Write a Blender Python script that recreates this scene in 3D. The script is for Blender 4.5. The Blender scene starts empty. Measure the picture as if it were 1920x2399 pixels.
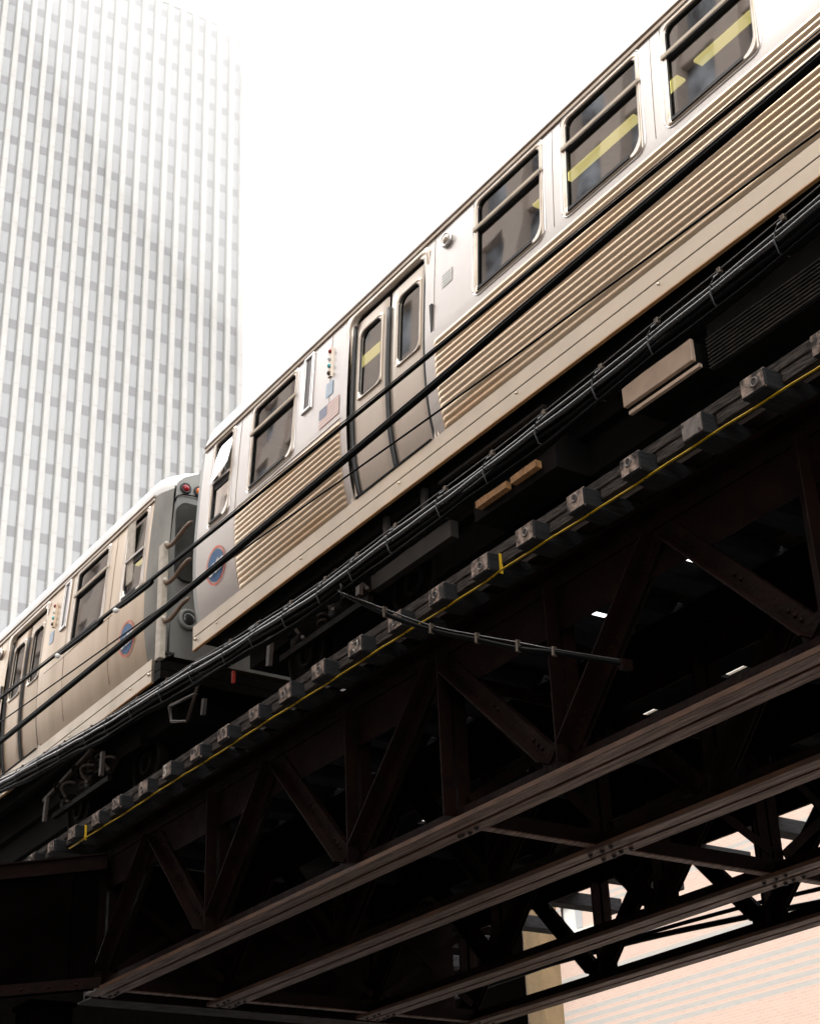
import bpy, bmesh, math, random
from mathutils import Vector, Matrix
random.seed(7)
R = math.radians
S = bpy.context.scene
COL = S.collection

# ---------------------------------------------------------------- materials
def newmat(name):
    m = bpy.data.materials.new(name); m.use_nodes = True
    nt = m.node_tree; b = nt.nodes['Principled BSDF']
    return m, nt, b

def rgb(c): return (c[0], c[1], c[2], 1.0)

def mat(name, c, rough=.6, metal=0., c2=None, nscale=8., stretch=(1, 1, 1), bump=0., bscale=None, spec=.5, lo=.35, hi=.65, detail=5., rvar=0.):
    """Principled surface with noise mixing of two colours, bump and roughness variation"""
    m, nt, b = newmat(name)
    N, L = nt.nodes, nt.links
    b.inputs['Roughness'].default_value = rough
    b.inputs['Metallic'].default_value = metal
    b.inputs['Specular IOR Level'].default_value = spec
    b.inputs['Base Color'].default_value = rgb(c)
    tc = N.new('ShaderNodeNewGeometry'); mp = N.new('ShaderNodeMapping')
    mp.inputs['Scale'].default_value = stretch
    L.new(tc.outputs['Position'], mp.inputs['Vector'])
    nz = N.new('ShaderNodeTexNoise'); nz.inputs['Scale'].default_value = nscale; nz.inputs['Detail'].default_value = detail
    L.new(mp.outputs[0], nz.inputs['Vector'])
    rp = N.new('ShaderNodeValToRGB')
    rp.color_ramp.elements[0].position = lo; rp.color_ramp.elements[1].position = hi
    rp.color_ramp.elements[0].color = rgb(c); rp.color_ramp.elements[1].color = rgb(c2 or c)
    L.new(nz.outputs['Fac'], rp.inputs['Fac'])
    if c2: L.new(rp.outputs['Color'], b.inputs['Base Color'])
    if rvar:
        mr = N.new('ShaderNodeMapRange'); mr.inputs['To Min'].default_value = rough - rvar; mr.inputs['To Max'].default_value = rough + rvar
        mr.inputs['From Min'].default_value = .3; mr.inputs['From Max'].default_value = .7
        L.new(nz.outputs['Fac'], mr.inputs['Value']); L.new(mr.outputs[0], b.inputs['Roughness'])
    if bump:
        n2 = N.new('ShaderNodeTexNoise'); n2.inputs['Scale'].default_value = bscale or nscale * 3; n2.inputs['Detail'].default_value = 6
        L.new(mp.outputs[0], n2.inputs['Vector'])
        bp = N.new('ShaderNodeBump'); bp.inputs['Strength'].default_value = bump; bp.inputs['Distance'].default_value = .02
        L.new(n2.outputs['Fac'], bp.inputs['Height']); L.new(bp.outputs[0], b.inputs['Normal'])
    return m

def wood(name, c, c2, streak=(1.2, 22, 22), bump=.9):
    return mat(name, c, .85, 0, c2, 4, streak, bump, 9, .25, .3, .7)

M = {}
M['steel'] = mat('body_stainless', (.64, .62, .605), .36, 1., (.55, .52, .49), 1.6, (1, 1, .35), .10, 3.0, .5, .35, .75, rvar=.06)
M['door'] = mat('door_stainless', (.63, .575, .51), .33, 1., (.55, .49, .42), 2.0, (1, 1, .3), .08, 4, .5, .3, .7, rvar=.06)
M['flute'] = mat('fluted_stainless', (.68, .55, .40), .34, 1., (.60, .36, .17), .8, (.45, 1, 2.6), .0, 4, .5, .50, .80, rvar=.03)  # tan put into the steel for the brown street it reflects; rust stains
M['lower'] = mat('smooth_stainless', (.55, .45, .345), .33, 1., (.45, .355, .255), 2.2, (1.6, 1, .2), .08, 4, .5, .3, .7, rvar=.05)  # tan tint carries the street reflection in the colour
M['skirt'] = mat('skirt_aluminium', (.64, .56, .455), .38, .85, (.52, .455, .37), 1.7, (1, 1, .7), .06, 5, .5, .35, .7, rvar=.08)  # mottling puts cloudy reflection patches into the colour
M['lip'] = mat('rusty_lip', (.52, .29, .12), .6, .1, (.36, .19, .08), 6)
M['roof'] = mat('roof_paint', (.72, .72, .71), .45, .2, (.62, .61, .60), 2, bump=.05)
M['gutter'] = mat('gutter_metal', (.16, .12, .09), .5, .5, (.26, .2, .15), 3)
M['frame'] = mat('window_frame_metal', (.58, .52, .45), .3, 1., (.48, .40, .32), 5)
M['bar'] = mat('transom_bar_aluminium', (.52, .44, .34), .5, .0, (.45, .38, .29), 5)
M['rubber'] = mat('black_rubber', (.012, .012, .013), .55, 0, (.02, .02, .02), 10)
M['grey'] = mat('end_grey_paint', (.24, .235, .215), .5, .1, (.17, .165, .15), 4, (1, 1, .4), .05, 20, .5)
M['cream'] = mat('cream_post', (.46, .41, .34), .5, 0, (.36, .31, .25), 14, bump=.3)
M['hose'] = mat('tan_hose', (.17, .105, .068), .5, 0, (.11, .07, .048), 12)
M['black'] = mat('underfloor_black', (.003, .003, .003), .7, .0, (.007, .0055, .005), 5, bump=.3, bscale=30, spec=.12)
M['fins'] = mat('radiator_fin_metal', (.03, .029, .028), .5, .3, (.07, .06, .055), 6)
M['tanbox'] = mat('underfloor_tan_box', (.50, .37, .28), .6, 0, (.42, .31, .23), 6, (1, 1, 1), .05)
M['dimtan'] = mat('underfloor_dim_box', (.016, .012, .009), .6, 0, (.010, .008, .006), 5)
M['orange'] = mat('resistor_grid', (.42, .22, .09), .6, 0, (.20, .10, .04), 26, (3, 1, .6))
M['spring'] = mat('truck_spring_rust', (.03, .016, .008), .6, .0, (.013, .008, .005), 12, bump=.3)
M['truck'] = mat('truck_iron', (.0022, .0017, .0014), .6, .0, (.006, .004, .003), 8, bump=.3, spec=.04)
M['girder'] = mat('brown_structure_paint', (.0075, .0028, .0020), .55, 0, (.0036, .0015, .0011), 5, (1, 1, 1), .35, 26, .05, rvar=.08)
M['flange'] = mat('street_lit_flange_paint', (.13, .062, .040), .45, 0, (.042, .019, .013), 6, (.3, 4, 1), .9, 20, .22, lo=.3, hi=.62, rvar=.12)  # lighter than the girder paint: reflected street light put into the colour
M['rustlip'] = mat('rusty_edge', (.075, .030, .010), .6, 0, (.028, .011, .005), 8, (.4, 1, 1), .3, 30)
M['bolt'] = mat('dark_bolt', (.008, .007, .007), .5, .1, (.014, .011, .01), 20)
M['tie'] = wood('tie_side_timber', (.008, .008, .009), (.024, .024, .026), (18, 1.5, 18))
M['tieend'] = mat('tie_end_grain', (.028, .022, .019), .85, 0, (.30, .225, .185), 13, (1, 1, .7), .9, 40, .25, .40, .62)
M['guard'] = mat('guard_timber', (.014, .0115, .0105), .9, 0, (.078, .063, .055), 5, (1.4, 12, 12), 1.0, 12, .2, .38, .68)
M['deck'] = mat('deck_timber', (.006, .005, .005), .9, 0, (.012, .010, .009), 4, (1, 9, 9), .4, spec=.1)
M['endring'] = mat('bolt_plate', (.16, .13, .115), .6, .1, (.08, .066, .058), 18)
M['chalk'] = mat('white_number_paint', (.38, .36, .32), .8, 0, (.5, .46, .42), 60)
M['yellow'] = mat('yellow_strap', (.74, .48, .012), .55, 0, (.58, .36, .008), 7)
M['rail'] = mat('rail_steel', (.03, .02, .015), .45, .4, (.05, .035, .028), 6)
M['cableblk'] = mat('cable_sheath_black', (.0022, .0022, .0025), .35, 0, (.0035, .0035, .0035), 30, spec=.035)
M['cablegry'] = mat('cable_sheath_grey', (.006, .006, .006), .16, 0, (.012, .011, .011), 22, bump=.15, bscale=14, spec=.55)
M['wire'] = mat('messenger_strand', (.03, .027, .025), .4, .4, (.05, .045, .042), 60)
M['strap'] = mat('lashing_strap', (.045, .045, .05), .4, 0, (.025, .025, .028), 30)
M['brass'] = mat('clamp_bronze', (.09, .07, .055), .4, .6, (.1, .08, .06), 30)
M['white'] = mat('white_bead', (.75, .74, .72), .5, 0, (.65, .64, .62), 20)
M['red'] = mat('red_lens', (.20, .004, .008), .12, 0, (.3, .004, .01), 9)
M['amber'] = mat('amber_lens', (.80, .20, .03), .15, 0, (.7, .15, .02), 9)
M['teal'] = mat('teal_lens', (.08, .45, .45), .2, 0, (.05, .35, .38), 9)
M['redpaint'] = mat('red_paint', (.30, .02, .012), .5, 0, (.22, .016, .01), 9)
M['blue'] = mat('emblem_blue', (.02, .085, .21), .45, .1, (.03, .11, .25), 9)
M['emred'] = mat('emblem_red', (.66, .17, .12), .5, 0, (.6, .2, .15), 9)
M['emwhite'] = mat('emblem_white', (.68, .64, .62), .5, 0, (.6, .57, .55), 9)
M['flagblue'] = mat('flag_blue', (.19, .20, .27), .5, 0, (.22, .23, .3), 12)
M['flagred'] = mat('flag_red', (.58, .30, .24), .5, 0, (.5, .28, .22), 12)
M['signblue'] = mat('decal_blue', (.30, .45, .60), .5, 0, (.36, .5, .63), 12)
M['signgreen'] = mat('decal_green', (.30, .40, .37), .5, 0, (.36, .44, .41), 12)
M['slot'] = mat('destination_sign_glass', (.035, .028, .028), .25, 0, (.045, .035, .035), 5)
M['interior'] = mat('interior_panel', (.10, .09, .08), .7, 0, (.07, .065, .06), 4)
M['ground'] = mat('ground_concrete', (.16, .14, .12), .8, 0, (.12, .105, .09), .6, bump=.2)
M['road'] = mat('road_asphalt', (.06, .06, .062), .8, 0, (.045, .045, .046), 3, bump=.3)
M['tan'] = mat('tan_concrete', (.235, .16, .078), .8, 0, (.175, .115, .055), 3, (1, 1, .6), .4, 25)
M['shadeblack'] = mat('near_black_shade', (.0012, .0009, .0008), .9, 0, (.0018, .0013, .0012), 3, spec=.0)  # near-black in place of deep shade below the tracks
M['pier'] = mat('tower_pier_stone', (.47, .46, .445), .7, 0, (.44, .43, .41), .5, bump=.02)
M['pane'] = mat('tower_glass', (.375, .382, .392), .28, 0, (.40, .408, .415), .12, (1, 1, 1))
M['spandrel'] = mat('tower_spandrel', (.262, .261, .268), .45, 0, (.29, .289, .295), .2)
M['joint'] = mat('panel_joint', (.38, .34, .32), .8, 0, (.46, .40, .36), 3)
M['louvre'] = mat('dark_louvre_pier_shade', (.27, .27, .255), .6, 0, (.24, .24, .225), 3)
M['sill'] = mat('white_sill', (.72, .72, .68), .6, 0, (.66, .66, .62), 2)
M['mirror'] = mat('convex_glass', (.03, .03, .03), .08, .2, (.05, .05, .05), 3)

def brickmat(name, c1, c2, mortar, bands=False, scale=1.0):
    m, nt, b = newmat(name); N, L = nt.nodes, nt.links
    tc = N.new('ShaderNodeTexCoord'); mp = N.new('ShaderNodeMapping')
    mp.inputs['Rotation'].default_value = (R(90), 0, 0)     # face normal is Y: use X and Z
    L.new(tc.outputs['Object'], mp.inputs['Vector'])
    br = N.new('ShaderNodeTexBrick'); br.inputs['Scale'].default_value = scale
    br.inputs['Brick Width'].default_value = .22; br.inputs['Row Height'].default_value = .075
    br.inputs['Mortar Size'].default_value = .007; br.inputs['Mortar Smooth'].default_value = .3
    br.inputs['Color1'].default_value = rgb(c1); br.inputs['Color2'].default_value = rgb(c2); br.inputs['Mortar'].default_value = rgb(mortar)
    L.new(mp.outputs[0], br.inputs['Vector'])
    out = br.outputs['Color']
    if bands:
        # pale brick courses: period .225, inside chosen height zones (they are bricks of another colour)
        sp = N.new('ShaderNodeSeparateXYZ'); L.new(tc.outputs['Object'], sp.inputs[0])
        b2 = N.new('ShaderNodeTexBrick')
        for k in ('Scale', 'Brick Width', 'Row Height', 'Mortar Size', 'Mortar Smooth'): b2.inputs[k].default_value = br.inputs[k].default_value
        b2.inputs['Color1'].default_value = rgb((.44, .42, .39)); b2.inputs['Color2'].default_value = rgb((.40, .385, .36)); b2.inputs['Mortar'].default_value = rgb((.44, .41, .38))
        L.new(mp.outputs[0], b2.inputs['Vector'])
        def mth(op, a, bb=None):
            n = N.new('ShaderNodeMath'); n.operation = op
            for i, v in enumerate((a, bb)):
                if v is None: continue
                if isinstance(v, (int, float)): n.inputs[i].default_value = v
                else: L.new(v, n.inputs[i])
            return n.outputs[0]
        z = sp.outputs['Z']
        fr = mth('FRACT', mth('DIVIDE', mth('SUBTRACT', z, 9.375), .225))
        stripe = mth('LESS_THAN', fr, .56)
        zone = None
        for a, c in ((9.37, 10.46), (11.0, 11.35), (12.1, 12.36), (13.0, 13.30), (14.2, 14.5), (15.4, 16.3)):
            w = mth('MULTIPLY', mth('GREATER_THAN', z, a), mth('LESS_THAN', z, c))
            zone = w if zone is None else mth('MAXIMUM', zone, w)
        k = mth('MULTIPLY', stripe, zone)
        mx = N.new('ShaderNodeMix'); mx.data_type = 'RGBA'
        L.new(k, mx.inputs[0]); L.new(br.outputs['Color'], mx.inputs[6]); L.new(b2.outputs['Color'], mx.inputs[7])
        out = mx.outputs[2]
    L.new(out, b.inputs['Base Color']); b.inputs['Roughness'].default_value = .85
    return m
M['brick'] = brickmat('orange_brick', (.53, .385, .315), (.58, .42, .345), (.60, .49, .42), True)
M['brickopp'] = brickmat('brown_brick', (.46, .38, .33), (.52, .43, .37), (.56, .49, .44))
M['brickopp2'] = brickmat('darkened_base_brick', (.20, .15, .125), (.25, .19, .155), (.3, .24, .2))  # street base darkened in colour so the lower car side reflects darker
M['oppglass'] = mat('street_window_glass', (.05, .055, .065), .06, 0, (.42, .46, .52), 1.2, spec=1.0)  # pale blue patches in the base stand in for reflected sky

def glassmat(name, tint, refl, rough=.02):
    m, nt, b = newmat(name); N, L = nt.nodes, nt.links
    N.remove(b)
    out = [n for n in N if n.type == 'OUTPUT_MATERIAL'][0]
    tr = N.new('ShaderNodeBsdfTransparent'); tr.inputs[0].default_value = rgb(tint)
    gl = N.new('ShaderNodeBsdfGlossy'); gl.inputs['Color'].default_value = (.95, .95, .95, 1); gl.inputs['Roughness'].default_value = rough
    lw = N.new('ShaderNodeLayerWeight'); lw.inputs['Blend'].default_value = .35
    mr = N.new('ShaderNodeMapRange'); mr.inputs['To Min'].default_value = refl; mr.inputs['To Max'].default_value = .75
    L.new(lw.outputs['Fresnel'], mr.inputs['Value'])
    mx = N.new('ShaderNodeMixShader'); L.new(mr.outputs[0], mx.inputs[0]); L.new(tr.outputs[0], mx.inputs[1]); L.new(gl.outputs[0], mx.inputs[2])
    tc = N.new('ShaderNodeTexCoord'); nz = N.new('ShaderNodeTexNoise'); nz.inputs['Scale'].default_value = 1.6; nz.inputs['Detail'].default_value = 1
    bp = N.new('ShaderNodeBump'); bp.inputs['Strength'].default_value = .03; bp.inputs['Distance'].default_value = .03
    L.new(tc.outputs['Object'], nz.inputs['Vector']); L.new(nz.outputs['Fac'], bp.inputs['Height']); L.new(bp.outputs[0], gl.inputs['Normal'])
    L.new(mx.outputs[0], out.inputs['Surface'])
    return m
M['glass'] = glassmat('train_window_glass', (.24, .24, .225), .20)

M['hopper'] = glassmat('tilted_pane_glass', (.30, .30, .28), .6)
def emit(name, c, s):
    m, nt, b = newmat(name); b.inputs['Base Color'].default_value = rgb(c)
    b.inputs['Emission Color'].default_value = rgb(c); b.inputs['Emission Strength'].default_value = s
    return m
M['yellowstrip'] = emit('yellow_ceiling_strip', (.95, .82, .30), .75)  # yellow emissive material for the strips below the car ceiling

# ---------------------------------------------------------------- mesh builder
class MB:
    def __init__(s): s.v, s.f, s.mi, s.cur, s.sm = [], [], [], 0, []
    def face(s, idx, smooth=False): s.f.append(idx); s.mi.append(s.cur); s.sm.append(smooth)
    def box(s, x0, x1, y0, y1, z0, z1):
        n = len(s.v); s.v += [(x, y, z) for z in (z0, z1) for y in (y0, y1) for x in (x0, x1)]
        for q in ((0, 2, 3, 1), (4, 5, 7, 6), (0, 1, 5, 4), (2, 6, 7, 3), (0, 4, 6, 2), (1, 3, 7, 5)): s.face([n + i for i in q])
        return s
    def beam(s, p, q, a, w, t):
        """bar from p to q; a = face normal direction (approx.), w = width across, t = thickness along a"""
        p, q, a = Vector(p), Vector(q), Vector(a)
        d = (q - p).normalized(); a = (a - a.dot(d) * d).normalized(); b = d.cross(a)
        n = len(s.v)
        for e in (p, q):
            for i, j in ((-1, -1), (1, -1), (1, 1), (-1, 1)): s.v.append(tuple(e + b * (w / 2 * i) + a * (t / 2 * j)))
        for k in range(4): s.face([n + k, n + (k + 1) % 4, n + 4 + (k + 1) % 4, n + 4 + k])
        s.face([n + 3, n + 2, n + 1, n]); s.face([n + 4, n + 5, n + 6, n + 7])
        return s
    def tube(s, pts, r, seg=8, caps=True):
        pts = [Vector(p) for p in pts]; n0 = len(s.v); up = Vector((0, 0, 1))
        for i, p in enumerate(pts):
            d = (pts[min(i + 1, len(pts) - 1)] - pts[max(i - 1, 0)]).normalized()
            u = up if abs(d.dot(up)) < .95 else Vector((0, 1, 0))
            a = d.cross(u).normalized(); b = a.cross(d)
            rr = r[i] if isinstance(r, (list, tuple)) else r
            for k in range(seg):
                t = 2 * math.pi * k / seg; s.v.append(tuple(p + a * (math.cos(t) * rr) + b * (math.sin(t) * rr)))
        for i in range(len(pts) - 1):
            for k in range(seg):
                s.face([n0 + i * seg + k, n0 + i * seg + (k + 1) % seg, n0 + (i + 1) * seg + (k + 1) % seg, n0 + (i + 1) * seg + k], True)
        if caps:
            s.face([n0 + k for k in range(seg)][::-1]); m = n0 + (len(pts) - 1) * seg; s.face([m + k for k in range(seg)])
        return s
    def ring(s, c, r, t, axis, seg=24, rs=6, sy=1.0):
        """torus round centre c; axis = normal"""
        axis = Vector(axis).normalized(); u = axis.orthogonal().normalized()
        if abs(axis.z) < .9: u = Vector((0, 0, 1)).cross(axis).normalized()
        v = axis.cross(u); c = Vector(c); n0 = len(s.v)
        for i in range(seg):
            a = 2 * math.pi * i / seg; d = u * math.cos(a) + v * (math.sin(a) * sy)
            for k in range(rs):
                b = 2 * math.pi * k / rs; s.v.append(tuple(c + d * (r + t * math.cos(b)) + axis * (t * math.sin(b))))
        for i in range(seg):
            for k in range(rs):
                j = (i + 1) % seg; l = (k + 1) % rs
                s.face([n0 + i * rs + k, n0 + j * rs + k, n0 + j * rs + l, n0 + i * rs + l], True)
        return s
    def dome(s, c, r, axis, h=None, seg=10, rings=4):
        axis = Vector(axis).normalized(); u = axis.orthogonal().normalized(); v = axis.cross(u); c = Vector(c); h = h or r; n0 = len(s.v)
        for i in range(rings):
            a = math.pi / 2 * i / rings
            for k in range(seg):
                b = 2 * math.pi * k / seg; s.v.append(tuple(c + (u * math.cos(b) + v * math.sin(b)) * (r * math.cos(a)) + axis * (h * math.sin(a))))
        s.v.append(tuple(c + axis * h)); top = len(s.v) - 1
        for i in range(rings - 1):
            for k in range(seg): s.face([n0 + i * seg + k, n0 + i * seg + (k + 1) % seg, n0 + (i + 1) * seg + (k + 1) % seg, n0 + (i + 1) * seg + k], True)
        for k in range(seg): s.face([n0 + (rings - 1) * seg + k, n0 + (rings - 1) * seg + (k + 1) % seg, top], True)
        s.face([n0 + k for k in range(seg)][::-1])
        return s
    def poly(s, pts, ext):
        """closed polygon pts extruded by vector ext"""
        n = len(s.v); k = len(pts); e = Vector(ext)
        s.v += [tuple(p) for p in pts] + [tuple(Vector(p) + e) for p in pts]
        s.face(list(range(n, n + k))[::-1]); s.face(list(range(n + k, n + 2 * k)))
        for i in range(k): s.face([n + i, n + (i + 1) % k, n + k + (i + 1) % k, n + k + i])
        return s
    def sheet(s, rows, smooth=True):
        """rows of points -> quads"""
        n = len(s.v); w = len(rows[0])
        for r in rows: s.v += [tuple(p) for p in r]
        for i in range(len(rows) - 1):
            for k in range(w - 1): s.face([n + i * w + k, n + i * w + k + 1, n + (i + 1) * w + k + 1, n + (i + 1) * w + k], smooth)
        return s
    def build(s, name, mats, parent=None, bevel=0., label=None, recalc=True):
        if not isinstance(mats, (list, tuple)): mats = [mats]
        off = world_loc(parent) if parent else Vector((0, 0, 0))
        me = bpy.data.meshes.new(name)
        me.from_pydata([tuple(Vector(v) - off) for v in s.v], [], s.f)
        for m in mats: me.materials.append(M[m] if isinstance(m, str) else m)
        for p, i, sm in zip(me.polygons, s.mi, s.sm): p.material_index = i; p.use_smooth = sm
        if recalc:
            bm = bmesh.new(); bm.from_mesh(me); bmesh.ops.recalc_face_normals(bm, faces=bm.faces); bm.to_mesh(me); bm.free()
        o = bpy.data.objects.new(name, me); COL.objects.link(o)
        if parent: o.parent = parent
        if bevel:
            md = o.modifiers.new('bevel', 'BEVEL'); md.width = bevel; md.segments = 1; md.limit_method = 'ANGLE'
        if label: o['label'] = label
        return o

def world_loc(o):
    v = Vector((0, 0, 0))
    while o: v += o.location; o = o.parent
    return v

def thing(name, label, cat, loc, group=None):
    o = bpy.data.objects.new(name, None); COL.objects.link(o); o.location = loc; o.empty_display_size = .2
    return tag(o, label, cat, group)
def tag(o, label, cat, group=None):
    o['label'] = label; o['category'] = cat
    if group: o['group'] = group
    return o
def struct(o): o['kind'] = 'structure'; return o
def copytree(o, parent=None, dx=None):
    c = o.copy(); COL.objects.link(c)
    if parent: c.parent = parent
    if dx is not None: c.location = Vector(o.location) + Vector(dx)
    for ch in list(o.children): copytree(ch, c)
    return c
def text_mesh(name, body, size, m, parent, origin, xaxis, yaxis, extrude=.002, shear=0.):
    cu = bpy.data.curves.new(name + '_c', 'FONT'); cu.body = body; cu.size = size; cu.extrude = extrude; cu.align_x = 'CENTER'; cu.align_y = 'CENTER'; cu.shear = shear; cu.offset = size * .012
    t = bpy.data.objects.new(name + '_c', cu); COL.objects.link(t)
    dg = bpy.context.evaluated_depsgraph_get(); dg.update()
    me = bpy.data.meshes.new_from_object(t.evaluated_get(dg)); bpy.data.objects.remove(t)
    me.name = name; me.materials.clear(); me.materials.append(M[m])
    X, Y = Vector(xaxis).normalized(), Vector(yaxis).normalized(); Z = X.cross(Y)
    mt = Matrix((X, Y, Z)).transposed().to_4x4(); mt.translation = Vector(origin) - (world_loc(parent) if parent else Vector())
    me.transform(mt)
    o = bpy.data.objects.new(name, me); COL.objects.link(o); o.parent = parent
    return o
ORD = ['first', 'second', 'third', 'fourth', 'fifth', 'sixth', 'seventh', 'eighth', 'ninth', 'tenth', 'eleventh', 'twelfth', 'thirteenth', 'fourteenth', 'fifteenth', 'sixteenth', 'seventeenth', 'eighteenth', 'nineteenth', 'twentieth', 'twenty-first', 'twenty-second', 'twenty-third', 'twenty-fourth', 'twenty-fifth', 'twenty-sixth', 'twenty-seventh', 'twenty-eighth', 'twenty-ninth', 'thirtieth']

# ---------------------------------------------------------------- train car
PROF = [(8.60, 7.028), (8.70, 7.005), (8.80, 6.985), (8.90, 6.972), (9.0, 6.962), (9.15, 6.953), (9.3, 6.95), (9.45, 6.951), (9.6, 6.956), (9.75, 6.965), (9.9, 6.975), (10.05, 6.985), (10.2, 6.996), (10.35, 7.008), (10.5, 7.02), (10.6, 7.030), (10.70, 7.040)]
def Yp(z):
    for (a, ya), (b, yb) in zip(PROF, PROF[1:]):
        if z <= b: t = max(0, (z - a) / (b - a)); return ya + (yb - ya) * t
    return PROF[-1][1]
YC = 8.37

def rrect(x0, x1, z0, z1, r, n=6, rbr=None):
    """rounded rectangle (x,z); rbr = radii (bl, br, tr, tl)"""
    rr = rbr or (r, r, r, r); pts = []
    for (cx, cz, a0, q) in ((x0 + rr[0], z0 + rr[0], 180, rr[0]), (x1 - rr[1], z0 + rr[1], 270, rr[1]), (x1 - rr[2], z1 - rr[2], 0, rr[2]), (x0 + rr[3], z1 - rr[3], 90, rr[3])):
        for i in range(n + 1):
            a = R(a0 + 90 * i / n); pts.append((cx + q * math.cos(a), cz + q * math.sin(a)))
    return pts
def frame_ring(mb, inner, outer, y_in, y_out, depth):
    """ring between two outlines following the side profile: y offsets (negative = proud), with an inner return"""
    n = len(inner); b = len(mb.v)
    for (x, z) in outer: mb.v.append((x, Yp(z) + .001, z))
    for (x, z) in outer: mb.v.append((x * .8 + 0 + (sum(p[0] for p in inner) / n) * .0 + x * .2, Yp(z) + y_out, z))
    for (x, z) in inner: mb.v.append((x, Yp(z) + y_in, z))
    for (x, z) in inner: mb.v.append((x, Yp(z) + depth, z))
    for L in range(3):
        for i in range(n):
            j = (i + 1) % n; mb.face([b + L * n + i, b + L * n + j, b + (L + 1) * n + j, b + (L + 1) * n + i], True)

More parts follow.
